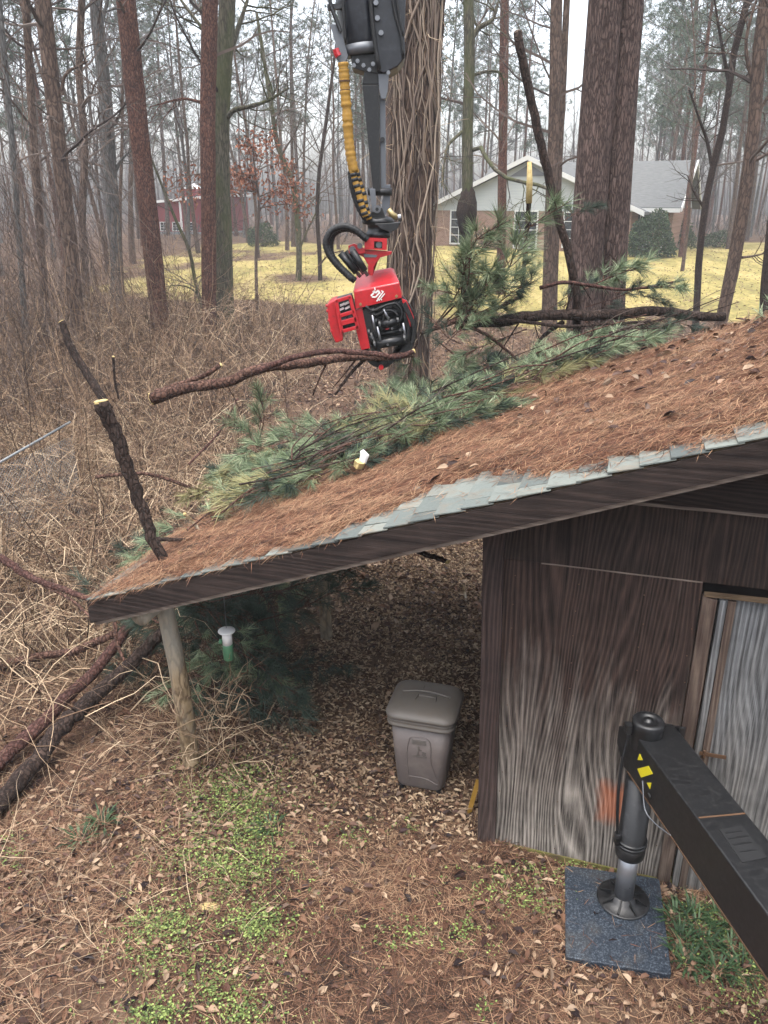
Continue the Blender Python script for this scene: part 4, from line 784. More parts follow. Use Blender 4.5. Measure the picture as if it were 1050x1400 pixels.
sn = log('slim upright stick with a bare yellow peeled top', [(724, 222, 9.2), (723, 275, 9.2), (720, 320, 9.2), (714, 400, 9.1)], 7, 'dark_bark', (), 'branch', 'branch', seed=9)
c = np.array(sn.location); MB().tube([at(724, 221, 9.19) - c, at(724, 250, 9.19) - c, at(723, 278, 9.19) - c], [.024, .033, .034], 8).build('peeled_wood', M['wood_cut'], sn, True)
log('brown branch rising from the grapple towards the green needles', [(575, 455, 8.4), (620, 440, 8.45), (670, 425, 8.5), (715, 404, 8.6)], 7, 'log_bark', (), 'branch', 'branch', seed=10)
log('smooth curved branch reaching right in front of the twin pine', [(738, 394, 8.6), (770, 386, 8.6), (800, 389, 8.6), (850, 396, 8.6), (935, 383, 8.6)], 6, 'red_bark', (), 'branch', 'branch', seed=11, w2=3)
log('grey bare branch slanting down below the lifted log', [(632, 443, 8.4), (660, 455, 8.4), (700, 485, 8.5), (735, 520, 8.6)], 5, 'log_bark', (), 'branch', 'branch', seed=12)
log('dark branch slanting to the left below the lifted log', [(770, 440, 8.7), (748, 455, 8.7), (722, 490, 8.6), (700, 520, 8.6)], 7, 'dark_bark', (), 'branch', 'branch', seed=13, w2=3)
log('straight stick pointing down-left beneath the grapple', [(500, 490, 8.3), (480, 510, 8.2), (458, 540, 8.1)], 5, 'dark_bark', (), 'branch', 'branch', seed=14, w2=3)
rp = S(-2.34, .12, roofz(-2.34)); Yr = rp[1]
log('stout dark snag with a fresh cut top leaning on the eave corner', [(138, 549, Yr + .1), (160, 600, Yr + .1), (178, 650, Yr + .08), (195, 700, Yr + .05), (212, 745, Yr), (231, 776, Yr - .02)], 20, 'dark_bark', (0,), 'snag', 'branch', stubs=((.62, .8, .2, .06, .006), (.3, -.3, .1, .03, .01)), seed=15, w2=14)
log('short cut branch lying on the eave corner, pale end to the left', [(158, 803, Yr - .15), (190, 790, Yr - .1), (222, 773, Yr - .02)], 11, 'log_bark', (0,), 'branch', 'branch', seed=16)
log('cut stub with yellow end beside the leaning snag', [(246, 757, Yr + .1), (262, 748, Yr + .2), (285, 738, Yr + .4)], 8, 'dark_bark', (0,), 'branch', 'branch', seed=17)
log('grey-barked stub poking up from the boughs on the eave', [(313, 703, Yr + .75), (303, 716, Yr + .7), (288, 732, Yr + .6)], 9, 'post_bark', (), 'branch', 'branch', seed=18)
log('thin dark branch lying behind the leaning snag', [(214, 737, Yr + .4), (250, 738, Yr + .4), (285, 738, Yr + .5)], 6, 'dark_bark', (), 'branch', 'branch', seed=19)
log('small pale stick standing in the eave boughs', [(253, 703, Yr + .7), (262, 712, Yr + .7), (275, 728, Yr + .6)], 5, 'post_bark', (0,), 'branch', 'branch', seed=119)
gL = onground(0, 1098)
log('thick dark log leaning from the brush up under the eave', [(-25, 1125, onground(-25, 1125, .1)[1]), (30, 1062, onground(30, 1062, .12)[1]), (90, 990, onground(90, 990, .25)[1]), (160, 925, onground(160, 925, .4)[1]), (235, 852, onground(235, 852, .75)[1])], 27, 'dark_bark', (), seed=20, w2=16, n=30, stubs=((.55, .1, .9, .15, .012), (.62, .5, -.6, .25, .01)))
log('reddish pine pole lying beside the thick dark log', [(-25, 1062, onground(-25, 1062, .1)[1]), (40, 1005, onground(40, 1005, .15)[1]), (90, 955, onground(90, 955, .3)[1]), (140, 905, onground(140, 905, .5)[1]), (186, 840, onground(186, 840, .8)[1])], 20, 'red_bark', (), seed=21, w2=12, n=30)
log('bare reddish branch reaching in from the left edge to the eave', [(-10, 755, 6.9), (40, 788, 6.7), (85, 806, 6.5), (140, 824, 6.3)], 10, 'red_bark', (), 'branch', 'branch', seed=22, w2=7)
log('thin fork trailing below the reddish branch at the left', [(60, 800, 6.6), (100, 822, 6.4), (130, 850, 6.2)], 5, 'log_bark', (), 'branch', 'branch', seed=23, w2=3)
log('grey pole lying low in the brush left of the eave', [(-10, 914, 6.9), (50, 898, 6.8), (100, 890, 6.7), (158, 866, 6.6)], 12, 'log_bark', (), 'branch', 'branch', seed=24, w2=10)
log('short dead branch wedged upright between the two leaning logs', [(157, 850, 6.3), (160, 880, 6.2), (170, 903, 6.1)], 6, 'log_bark', (), 'branch', 'branch', seed=25)
log('dark broken branch poking out below the roof edge', [(545, 740, 6.6), (575, 755, 6.4), (612, 768, 6.2)], 9, 'dark_bark', (1,), 'branch', 'branch', seed=26)
log('dark broken trunk with a torn top deep in the brambles', [(84, 440, 12.2), (100, 480, 12.1), (118, 510, 12), (150, 560, 11.8)], 10, 'dark_bark', (0,), 'snag', 'branch', seed=27, w2=12)
log('thin stick with a white peeled tip in the brambles', [(155, 488, 10), (157, 520, 10), (162, 545, 10)], 4, 'dark_bark', (0,), 'branch', 'branch', seed=28)
log('long straight branch lying across the brush behind the leaning snag', [(130, 652, 8.0), (200, 648, 8.1), (265, 668, 8.2), (338, 690, 8.3)], 5, 'log_bark', (), 'branch', 'branch', seed=29)
log('slanted twiggy branch in the brush left of the roof heap', [(258, 635, 8.6), (300, 590, 9.0), (325, 545, 9.4)], 3, 'red_bark', (), 'branch', 'branch', seed=30, w2=2)
log('fallen dead limb lying on the leaf floor behind the roof heap', [(385, 612, 12.4), (440, 602, 12.6), (505, 568, 13.4), (560, 575, 13.5)], 6, 'log_bark', (), 'branch', 'branch', seed=32, w2=3)
P = onground(635, 812); log('pale bare stick on the litter under the roof', [(633, 800, P[1]), (638, 822, P[1] - .2)], 4, 'post_bark', (), 'branch', 'branch', seed=33)
log('thin dark stick lying on the litter behind the bin', [(498, 835, onground(498, 835, .02)[1]), (545, 826, onground(545, 826, .02)[1]), (595, 826, onground(595, 826, .02)[1])], 4, 'dark_bark', (), 'branch', 'branch', seed=34)
# pale debris on the heap
t = thing('birch_scrap', 'white and yellow scrap of split wood in the roof boughs', 'wood scrap', tuple(S(-1.28, 1.22, roofz(-1.28) + .12)))
mb = MB(); mb.tube([(0, 0, 0), (.02, .02, .06), (.0, .03, .10)], [.026, .03, .015], 7, jit=.25); mb.build('split_face', M['house_trim'], t); MB().tube([(-.03, 0, -.03), (-.01, -.01, .02)], [.05, .045], 7, jit=.2, seed=4).build('cut_end', M['wood_cut'], t)
# ------------------------------------------------------------------ ground cover
def flat(an): return np.stack([np.cos(an), np.sin(an), 0 * an], -1)
def scatter(n, x0, x1, y0, y1, keep=None):
    x = x0 + (x1 - x0) * rng.random(n); y = y0 + (y1 - y0) * rng.random(n)
    if keep is not None: k = keep(x, y) > rng.random(n); x, y = x[k], y[k]
    return x, y
def infr(x, y): return (np.abs(x) < .53 * (y + 1.0) + .6)
def under(x, y):                            # the dry leaf floor under the lean-to and behind the shed
    q = np.stack([x - SC[0], y - SC[1]], -1); s = q @ SD[:2]; e = q @ SE[:2]
    return sstep(-2.5, -1.9, s + .25 * wob(x, y, 2, 1)) * sstep(-.35, .25, e + .2 * wob(x, y, 3, 2)) * (s < .05)
def inside(x, y):
    q = np.stack([x - SC[0], y - SC[1]], -1); s = q @ SD[:2]; e = q @ SE[:2]; return (s > .02) & (e > .0) & (e < 3)
def clear(x, y): return infr(x, y) & ~inside(x, y)
# pine straw
x, y = scatter(150000, -3.4, 3.6, 2.7, 7.4, lambda x, y: clear(x, y) * (1 - .88 * under(x, y)) * np.clip(.55 + .6 * wob(x, y, 1.6, 4) + .25 * sstep(-1.5, .5, x), .12, 1)); n = len(x)
an = rng.random(n) * 6.28; D = flat(an); D[:, 2] = rng.standard_normal(n) * .16
mb = MB(); mb.blades(np.stack([x, y, terr(x, y) + .006 + .03 * rng.random(n) + .012 * wob(x, y, 5, 3)], -1), D, .08 + .1 * rng.random(n), .0034, .05, r=np.clip(.45 + .3 * wob(x, y, 1.2, 6) + .25 * rng.standard_normal(n), 0, 1), side=unit(np.stack([-np.sin(an), np.cos(an), rng.standard_normal(n) * .3], -1)))
mb.build('pine_straw', M['straw'], None, False, 'stuff')
# dead leaves
x, y = scatter(26000, -4.2, 3.6, 2.7, 9.5, lambda x, y: clear(x, y) * np.clip(.5 + .7 * wob(x, y, 1.1, 7), .12, 1)); n = len(x)
mb = MB(); mb.leaves(np.stack([x, y, terr(x, y) + .012 + .03 * rng.random(n)], -1), flat(rng.random(n) * 6.28) + A(0, 0, 1) * rng.standard_normal((n, 1)) * .25, A(0, 0, 1) + rng.standard_normal((n, 3)) * .5, .03 + .055 * rng.random(n), .018 + .022 * rng.random(n), fold=.3)
x, y = scatter(1300, -3.6, 3.2, 2.8, 6.5, lambda x, y: clear(x, y) * (1 - .8 * under(x, y)) * np.clip(.4 + .8 * wob(x, y, 1.9, 2), .05, 1)); n = len(x)
mb.leaves(np.stack([x, y, terr(x, y) + .03 + .02 * rng.random(n)], -1), flat(rng.random(n) * 6.28) + A(0, 0, 1) * rng.standard_normal((n, 1)) * .2, A(0, 0, 1) + rng.standard_normal((n, 3)) * .4, .05 + .05 * rng.random(n), .025 + .025 * rng.random(n), r=np.where(rng.random(n) < .35, .02 + .05 * rng.random(n), .2 + .55 * rng.random(n)), fold=.4)
mb.build('dead_leaves', M['leaf'], None, False, 'stuff')
# shredded leaf floor under the lean-to
x, y = scatter(90000, -2.2, 4.0, 4.4, 13, lambda x, y: ((~inside(x, y)) * infr(x, y)) * np.maximum(under(x, y), .25 * sstep(7, 8, y) * (x > -1.5))); n = len(x)
mb = MB(); mb.leaves(np.stack([x, y, terr(x, y) + .008 + .035 * rng.random(n)], -1), flat(rng.random(n) * 6.28) + A(0, 0, 1) * rng.standard_normal((n, 1)) * .3, A(0, 0, 1) + rng.standard_normal((n, 3)) * .55, .02 + .04 * rng.random(n), .008 + .018 * rng.random(n), r=np.clip(rng.random(n) + .25 * wob(x, y, 1.5, 3), 0, 1), fold=.3)
mb.build('leaf_litter', M['chip'], None, False, 'stuff')
# leaf and straw floor of the woods further back
x, y = scatter(60000, -14, 12, 7.5, 30, lambda x, y: infr(x, y) * (1 - lawn_mask(x, y)) * np.clip(.6 + .5 * wob(x, y, .5, 7), .15, 1) * (10 / y) ** .6); n = len(x)
mb = MB(); mb.leaves(np.stack([x, y, terr(x, y) + .01 + .04 * rng.random(n)], -1), flat(rng.random(n) * 6.28) + A(0, 0, 1) * rng.standard_normal((n, 1)) * .3, A(0, 0, 1) + rng.standard_normal((n, 3)) * .5, .06 + .09 * rng.random(n), .04 + .04 * rng.random(n), r=np.clip(rng.random(n) * .8 + .3 * wob(x, y, .4, 2), 0, 1))
mb.build('woodland_litter', M['leaf'], None, False, 'stuff')
# bleached grass stalks lying and arching in the foreground
def wild(x, y): return sstep(-.6, -1.9, x + .35 * wob(x, y, 1.1, 2) - .12 * (y - 4)) * clear(x, y)
x, y = scatter(4200, -4.6, 1.2, 2.8, 8.5, lambda x, y: np.maximum(wild(x, y), .02 * clear(x, y)) * (1 - .9 * under(x, y))); n = len(x)
an = rng.random(n) * 6.28; mb = MB(); D = flat(an) * (.45 + .6 * rng.random(n))[:, None] + A(0, 0, .55) * rng.random((n, 1))
mb.stems(np.stack([x, y, terr(x, y)], -1), D, .25 + .6 * rng.random(n), .0012 + .0015 * rng.random(n), 6, .32, .09, r=rng.random(n))
mb.build('dry_grass', M['drygrass'], None, False, 'stuff')
# bramble canes and tangled twigs
def brambly(x, y):
    a = sstep(-1.9, -3.6, x + .5 * wob(x, y, .6, 2) - .06 * (y - 6)) * sstep(5.2, 7.2, y) * (1 - sstep(27, 33, y))
    b = .35 * sstep(9, 11, y) * (1 - sstep(24, 31, y)) * np.clip(.55 + .7 * wob(x, y, .55, 5), .05, 1) * sstep(8, 4, x - .18 * y)
    return np.maximum(a, b) * infr(x, y)
x, y = scatter(42000, -17, 8, 5.2, 31, lambda x, y: brambly(x, y) * np.clip((9 / y) ** .7, 0, 1)); n = len(x)
mb = MB(); an = rng.random(n) * 6.28; left = sstep(-2, -4, x)
D = flat(an) * (.4 + .7 * rng.random(n))[:, None] + A(0, 0, 1) * (.6 + 1.1 * rng.random((n, 1)))
H = (.7 + 2.1 * rng.random(n) ** 1.5) * (.5 + .5 * left) * (1 + .3 * sstep(10, 18, y))
mb.stems(np.stack([x, y, terr(x, y) - .03], -1), D, H, (.0032 + .0045 * rng.random(n) ** 2) * (1 + .05 * np.clip(y - 6, 0, 20)), 7, .15 + .6 * rng.random(n), .10, r=np.clip(.42 + .2 * wob(x, y, .4, 8) + .26 * rng.standard_normal(n), 0, 1))
x, y = scatter(5200, -9, 1.5, 5.4, 16, lambda x, y: brambly(x, y) * np.clip((8 / y) ** .6, 0, 1)); n = len(x); an = rng.random(n) * 6.28
mb.stems(np.stack([x, y, terr(x, y) - .03], -1), flat(an) * (.6 + .7 * rng.random(n))[:, None] + A(0, 0, 1) * (.7 + .6 * rng.random((n, 1))), 1.3 + 1.5 * rng.random(n), .0045 + .004 * rng.random(n) ** 2, 9, .5 + .4 * rng.random(n), .07, r=np.clip(.72 + .25 * rng.standard_normal(n), 0, 1))
mb.build('brambles', M['bramble'], None, False, 'stuff')
x, y = scatter(70000, -17, 8, 5.6, 32, lambda x, y: brambly(x, y) * np.clip((10 / y) ** .5, 0, 1)); n = len(x); left = sstep(-2, -4, x)
D = rng.standard_normal((n, 3)) * A(1, 1, .7); mb = MB(); z = terr(x, y) + (.05 + 1.6 * rng.random(n) ** 1.4) * (.35 + .65 * left)
mb.blades(np.stack([x, y, z], -1), D, .18 + .5 * rng.random(n), .0038 * (1 + .07 * np.clip(y - 6, 0, 26)), .2, r=np.clip(.44 + .2 * wob(x, y, .4, 8) + .25 * rng.standard_normal(n), 0, 1))
mb.build('tangled_twigs', M['bramble'], None, False, 'stuff')
x, y = scatter(2300, -15, 4, 7, 30, lambda x, y: infr(x, y) * np.maximum(sstep(-2.4, -4.5, x + .08 * (y - 8)), .10 * sstep(10, 12, y)) * np.clip((11 / y) ** .4, 0, 1)); n = len(x); mb = MB(); h = 1.2 + 3.2 * rng.random(n) ** 1.8
P = mb.stems(np.stack([x, y, terr(x, y) - .05], -1), np.stack([rng.normal(size=n) * .22, rng.normal(size=n) * .22, np.ones(n)], -1), h, .005 + .009 * rng.random(n) ** 2, 8, .05, .05, r=rng.random(n) * .8, tip=.3)
i = rng.integers(2, 7, n * 5); b = P[np.repeat(np.arange(n), 5), i]; m = len(b); mb.stems(b, np.stack([rng.normal(size=m), rng.normal(size=m), .4 + .6 * rng.random(m)], -1), .25 + .6 * rng.random(m), .0035, 4, .1, .08, r=np.repeat(rng.random(n) * .8, 5))
mb.build('upright_saplings', M['bramble'], None, False, 'stuff')
# tall draping vines among the left trunks
n = 3400; x0 = -4.5 - 11 * rng.random(n); y0 = 13 + 16 * rng.random(n); k = x0 < -.20 * y0 - 3.0; x0, y0 = x0[k], y0[k]; n = len(x0); h = 1.0 + 6.0 * rng.random(n) ** 1.8
D = np.stack([rng.normal(size=n) * .42 + .05, rng.normal(size=n) * .4, -np.ones(n)], -1); mb = MB()
mb.stems(np.stack([x0, y0, terr(x0, y0) + h], -1), D, h * (.5 + .5 * rng.random(n)), .004 + .008 * rng.random(n) ** 3, 10, .0, .13, r=rng.random(n) * .62, tip=.6)
mb.build('hanging_vines', M['vine'], None, False, 'stuff')
# weeds edge the lawn and the far brush line
x, y = scatter(16000, -24, 26, 24, 66, lambda x, y: infr(x, y) * np.clip(1.2 - 2.2 * np.abs(lawn_mask(x, y) - .35), .02, 1) * np.clip((30 / y), 0, 1)); n = len(x)
mb = MB(); mb.blades(np.stack([x, y, terr(x, y)], -1), np.stack([rng.normal(size=n) * .6, rng.normal(size=n) * .6, np.ones(n) * .6], -1), .15 + .5 * rng.random(n), .02, .3, r=rng.random(n)); x, y = scatter(26000, -20, 30, 26, 62, lambda x, y: infr(x, y) * lawn_mask(x, y) * np.clip(.55 + .6 * wob(x, y, .5, 3), .05, 1) * np.clip(34 / y, 0, 1)); n = len(x)
mb.blades(np.stack([x, y, terr(x, y)], -1), np.stack([rng.normal(size=n) * .8, rng.normal(size=n) * .8, np.ones(n) * .5], -1), .06 + .12 * rng.random(n), .03, .3, r=rng.random(n))
mb.build('edge_weeds', M['far_stem'], None, False, 'stuff')
# low green weeds
W = [(312, 1085, 42, 28, 1100), (345, 1130, 30, 35, 900), (325, 1185, 40, 24, 800), (270, 1165, 26, 18, 350), (225, 1262, 34, 18, 700), (352, 1262, 26, 18, 700), (205, 1310, 22, 20, 260), (300, 1345, 36, 26, 500), (215, 1385, 30, 12, 350), (335, 1380, 24, 16, 300), (570, 1275, 45, 14, 170), (640, 1270, 16, 14, 90), (700, 1220, 40, 14, 220), (740, 1240, 30, 8, 90), (560, 1130, 10, 8, 40), (480, 1140, 30, 15, 90), (660, 1378, 8, 6, 24), (15, 1165, 14, 20, 90), (1010, 1260, 40, 20, 380), (1035, 1340, 40, 40, 420), (940, 1190, 40, 12, 120), (960, 1245, 20, 10, 160), (720, 1190, 60, 10, 120), (330, 1060, 20, 10, 120), (790, 1180, 20, 6, 90)]
B = []
for (cx, cy_, rx, ry, m) in W:
    for _ in range(int(m * .62)):
        u, v = rng.standard_normal(2) * (.7 if rng.random() < .7 else 1.5); B.append(onground(cx + rx * u, cy_ + ry * v, .02 + .035 * rng.random()))
B = np.array(B); n = len(B); B = np.repeat(B, 2, 0); B += rng.standard_normal(B.shape) * A(.014, .014, .006); n = len(B)
mb = MB(); mb.leaves(B, flat(rng.random(n) * 6.28) + A(0, 0, .15), A(0, 0, 1) + rng.standard_normal((n, 3)) * .35, .009 + .018 * rng.random(n) ** 1.5, .008 + .009 * rng.random(n), fold=.2); mb.build('green_weeds', M['weed'], None, False, 'stuff')
mb = MB(); q = np.array([onground(300 + 60 * rng.standard_normal(), 1190 + 110 * rng.standard_normal(), 0) for _ in range(1400)]); n = len(q)
mb.blades(q, flat(rng.random(n) * 6.28) * .5 + A(0, 0, .8), .05 + .09 * rng.random(n), .003, .4); mb.build('green_grass', M['weed'], None, False, 'stuff')
# strap-leaved tufts by the door and in the brown grass
def tuft(px_, py_, m, L, label, group, sp=.7):
    P = onground(px_, py_); t = thing('strap_grass', label, 'plant', tuple(P), group=group); mb = MB(); an = rng.random(m) * 6.28; rad = .05 * rng.random(m)
    mb.blades(flat(an) * rad[:, None], flat(an) * sp * (.5 + .8 * rng.random(m))[:, None] + A(0, 0, .75), L * (.6 + .6 * rng.random(m)), .011, .45, side=unit(np.stack([-np.sin(an), np.cos(an), 0 * an], -1))); mb.build('leaves', M['darkgreen'], t)
for (a, b) in ((945, 1255), (985, 1262), (930, 1290), (965, 1300), (1000, 1300), (940, 1320), (980, 1330), (1015, 1330), (925, 1262), (1010, 1275), (1035, 1300), (955, 1275)): tuft(a, b, 44, .22, 'dark green strap-leaved tuft between the blue pad and the beam', 'strap-leaved tufts by the pad')
tuft(372, 1135, 34, .2, 'dark grass tuft at the right edge of the green weeds', None); tuft(140, 1128, 40, .22, 'dark grass tuft in the brown grass left of the weeds', None); tuft(110, 1150, 30, .2, 'smaller dark grass tuft at the left in the brown grass', None)
# bare forked twigs around the left log post
mb = MB(); pb = onground(262, 1046)
for _ in range(46):
    b = pb + A(rng.normal() * .22 + .12, rng.normal() * .16 + .12, rng.random() * .5); grow(mb, b, A(rng.normal() * .7, rng.normal() * .3 - .1, .5 + rng.normal() * .6), .35 + .5 * rng.random(), .0038, 2, rng, [0, 0, (4, .5, .7, 4, 6, .22, 0), (0, 0, 0, 3, 4, .25, 0)])
mb.build('post_twigs', M['drygrass'], None, False, 'stuff')
# flat stone, curled pale leaf
st = MB(); st.lathe((0, 0, 0), [(.001, .02), (.05, .018), (.075, .004), (.07, -.02)], 10); P = onground(286, 1241); o = st.build('pale_leaf', M['wood_cut'], None, True); o.location = P + UP * .01; o.scale = (1, .55, .8); tag(o, 'large curled pale tan leaf lying in the green weeds', 'leaf')

# ------------------------------------------------------------------ wire fence in the brambles
fa, fb = at(-40, 655, 9.3), at(96, 577, 11.2); fz0, fz1 = fa[2], fb[2]
fence = thing('wire_fence', 'galvanised chain-link fence section swallowed by brambles at left', 'fence', (fa[0], fa[1], 0)); fo = np.array(fence.location)
MB().tube([fa - fo, fb - fo], .017, 8).build('top_rail', M['galv'], fence, True)
for f_ in (.02,): p = fa + (fb - fa) * f_; MB().tube([A(p[0], p[1], -.2) - fo, p - fo], .028, 8).build('post', M['galv'], fence, True)
fh = fz0; L = np.linalg.norm((fb - fa)[:2]); B = []; Dd = []; Ln = []; u = (fb - fa); u[2] = 0; u = unit(u)
for i in range(int(-fh / .06), int(L / .06)):
    for sgn in (1, -1):
        s0 = i * .06 if sgn > 0 else i * .06 + fh; a0, a1 = max(0, -s0) if sgn > 0 else max(0, s0 - L), min(fh, L - s0) if sgn > 0 else min(fh, s0)
        if a1 - a0 < .1: continue
        B.append(A(fa[0], fa[1], 0) + u * (s0 + sgn * a0) + UP * a0); Dd.append(u * sgn + UP); Ln.append((a1 - a0) * 1.414)
mb = MB(); mb.stems(np.array(B) - fo, np.array(Dd), np.array(Ln), .0022, 2, 0, 0, tip=1); o = mb.build('wire_mesh', M['galv'], fence); o['kind'] = 'stuff'

# ------------------------------------------------------------------ wheeled bin
bp = onground(585, 1092); bc = bp + SE * .21 - SD * .085
tb_ = thing('wheeled_bin', 'taupe plastic wheeled rubbish bin with a closed lid under the lean-to', 'bin', (bc[0], bc[1], float(terr(bc[0], bc[1]))), -TH + .03)
MB().loft([(0, 0, .05, .175, .165, .06), (0, 0, .07, .19, .18, .07), (0, 0, .36, .215, .20, .075), (0, 0, .66, .238, .218, .08)], 7).build('body', M['bin'], tb_, True)
MB().loft([(0, 0, .645, .243, .223, .085), (0, 0, .652, .262, .243, .09), (0, 0, .67, .266, .247, .09), (0, 0, .676, .258, .239, .09), (0, 0, .70, .262, .243, .09), (0, 0, .712, .268, .248, .09), (0, 0, .716, .26, .24, .09)], 7).build('rim', M['bin_lid'], tb_, True)
lid = MB().loft([(0, 0, .718, .262, .242, .09), (0, 0, .724, .274, .254, .1), (0, 0, .742, .276, .256, .1), (0, 0, .757, .268, .248, .1), (0, .01, .785, .225, .205, .09), (0, .015, .797, .17, .15, .08), (0, .015, .80, .08, .07, .05)], 7).build('lid', M['bin_lid'], tb_, True)
mb = MB(); mb.tube(smoothpath([(-.19, .03, .795), (-.09, .035, .812), (.09, .035, .812), (.19, .03, .795)], 10), .008, 6)
for a, b in (((-.10, -.20, .772), (-.055, .0, .806)), ((.10, -.20, .772), (.085, .0, .806)), ((-.04, .09, .803), (-.04, .2, .785))): mb.tube([a, b], .006, 6)
mb.box((-.05, -.02, .795), (.08, .0, .812)); mb.build('lid_rib', M['bin_lid'], lid, True)
def fy(z): return -np.interp(z, [.07, .36, .66], [.18, .20, .218]) - .002
mb = MB(); pan = [(-.085, .13), (-.085, .50), (-.07, .55), (-.03, .565), (.05, .565), (.075, .55), (.088, .50), (.092, .34), (.125, .22), (.15, .13), (.06, .165), (-.085, .17)]
mb.tube(smoothpath([(x, fy(z), z) for x, z in pan], 60), .004, 6); mb.build('panel_rib', M['bin'], tb_, True)
mb = MB()
for z in (.535, .523, .511, .499): mb.tube([(-.06, fy(z) - .001, z), (.055, fy(z) - .001, z)], .0028, 5)
mb.build('vent_line', M['bin_lid'], tb_)
mb = MB(); fz = lambda x, z: (x, fy(z) - .002, z)                          # raised pictogram: a figure dropping rubbish into a basket
mb.tube([fz(-.05, .385), fz(.06, .385)], .0025, 5); mb.tube([fz(-.02, .377), fz(.06, .377)], .002, 5); mb.disc(fz(-.005, .47), (0, -1, 0), .008, .004, 10)
for a, b in (((-.005, .46), (-.01, .425)), ((-.01, .425), (-.02, .39)), ((-.01, .425), (.0, .39)), ((-.005, .455), (.018, .44)), ((.025, .425), (.03, .39)), ((.05, .425), (.045, .39)), ((.025, .425), (.05, .425)), ((.03, .39), (.045, .39))): mb.tube([fz(*a), fz(*b)], .0028, 5)
mb.build('emblem', M['bin_lid'], tb_)
for x in (-.16, .16): mb = MB(); mb.tube([(x - .015, .14, .045), (x + .015, .14, .045)], .045, 14); mb.build('wheel', M['rubber'], tb_)
for x in (-.15, .15): mb = MB(); mb.box((x - .02, -.16, .0), (x + .02, -.12, .055)); mb.build('foot', M['rubber'], tb_)
MB().tube([(-.16, .15, .05), (.16, .15, .05)], .01, 6).build('axle', M['steel'], tb_)
# yellow-green stake beside the shed corner
P = onground(641, 1112); Q = at(654, 1066, P[1] + .03); t = thing('yellow_stake', 'short yellow-green plastic strip leaning on the shed corner post', 'stake', tuple(P)); MB().beam((0, 0, 0), tuple(Q - P), .035, .006, (0, -1, .2)).build('strip', M['hose_yellow'], t)
# hanging feeder
fp = at(311, 878, 5.7); ft = thing('tube_feeder', 'green and white tube feeder with a white cap hanging under the eave', 'bird feeder', tuple(fp)); hz_ = roofz(inshed(fp)[0]) - .14
MB().lathe((0, 0, 0), [(.001, .122), (.04, .12), (.066, .112), (.07, .104), (.066, .099), (.044, .092), (.001, .09)], 24).build('cap', M['white'], ft, True)
MB().lathe((0, 0, 0), [(.001, .095), (.04, .095), (.04, -.015), (.001, -.015)], 20).build('upper_tube', M['white'], ft, True)
MB().lathe((0, 0, 0), [(.001, -.014), (.04, -.015), (.042, -.03), (.041, -.155), (.034, -.16), (.001, -.161)], 20).build('lower_tube', M['feeder_green'], ft, True)
MB().tube([(-.05, -.01, .03), (-.055, -.02, -.0)], .014, 8).build('perch', M['feeder_green'], ft, True)
MB().tube([(0, 0, .13), (0, 0, hz_ - fp[2])], .003, 5).build('hanger', M['steel'], ft)

# ------------------------------------------------------------------ crane boom and grapple
YC = 8.2
def c(x, y, dy=0.0): return at(x, y, YC) + A(0, dy, 0)
def cs(pts, dy=0.0): return [c(x, y, dy) for x, y in pts]
mpp = (YC * .97 + .3) / CF
boom = thing('crane_arm', 'black crane arm with a yellow-wrapped hose hanging from above the frame', 'crane', tuple(c(510, 100))); bo = np.array(boom.location)
def cp(mb, name, mat, parent=boom, org=bo, **k):
    mb.v = [v - org for v in mb.v]; return mb.build(name, M[mat], parent, **k)
cp(MB().prism(cs([(511, -110), (560, -110), (553, 40), (554, 78), (544, 91), (524, 101), (515, 96), (511, 60)]), (0, .5, 0)), 'boom_box', 'navy', bevel=.012)
mb = MB(); mb.tube([c(486, -110, .15), c(488, 0, .15), c(495, 52, .15), c(496, 66, .15), c(496, 74, .15)], [.2, .195, .175, .165, .1], 24); cp(mb, 'boom_cylinder', 'navy', smooth=True)
mb = MB(); mb.tube([c(494, 58, .15), c(495.5, 72, .15)], [.185, .178], 24); cp(mb, 'cylinder_rim', 'greymetal', smooth=True)
mb = MB(); mb.prism(cs([(478, 72), (515, 72), (518, 100), (496, 96), (482, 92)], .05), (0, .3, 0)); cp(mb, 'boom_end', 'black', bevel=.008)
mb = MB()
for (x, y) in ((489, 84), (497, 90), (510, 88), (484, 90), (505, 96), (531, 100)): mb.disc(c(x, y, -.02), (0, -1, 0), .018, .02, 8)
cp(mb, 'bolt', 'steel')
for (pts, rr) in (([(531, -60), (540, 20), (549, 54), (551, 80)], .014), ([(536, -60), (545, 20), (551, 50)], .012), ([(503, -60), (509, 30), (514, 70), (518, 95)], .02), ([(468, -60), (470, 20), (473, 60)], .012)):
    cp(MB().tube(smoothpath(cs(pts, -.04), 14), rr, 7), 'hydraulic_line', 'rubber', smooth=True)
for (x, y) in ((514, 5), (516, 26), (521, 46)): cp(MB().disc(c(x, y, -.02), (0, -1, 0), .022, .03, 10), 'fitting', 'steel')
cp(MB().prism(cs([(498, 95), (518, 95), (519, 114), (495, 114)], .06), (0, .18, 0)), 'stick_head', 'black', bevel=.006)
cp(MB().prism(cs([(495, 114.5), (518, 114.5), (520, 262), (510, 262)], .05), (0, .16, 0)), 'stick', 'black_beam', bevel=.006)
cp(MB().prism(cs([(518.5, 128), (527, 128), (527.5, 258), (520.5, 258)], .10), (0, .16, 0)), 'stick_side', 'greymetal', bevel=.004)
cp(MB().prism(cs([(517, 100), (532, 100), (530, 124), (527, 135), (521, 135), (518, 118)], .02), (0, .04, 0)), 'link_plate', 'greymetal', bevel=.004)
cp(MB().disc(c(523, 190, .1), (0, -1, 0), .022, .03, 10), 'bolt', 'black')
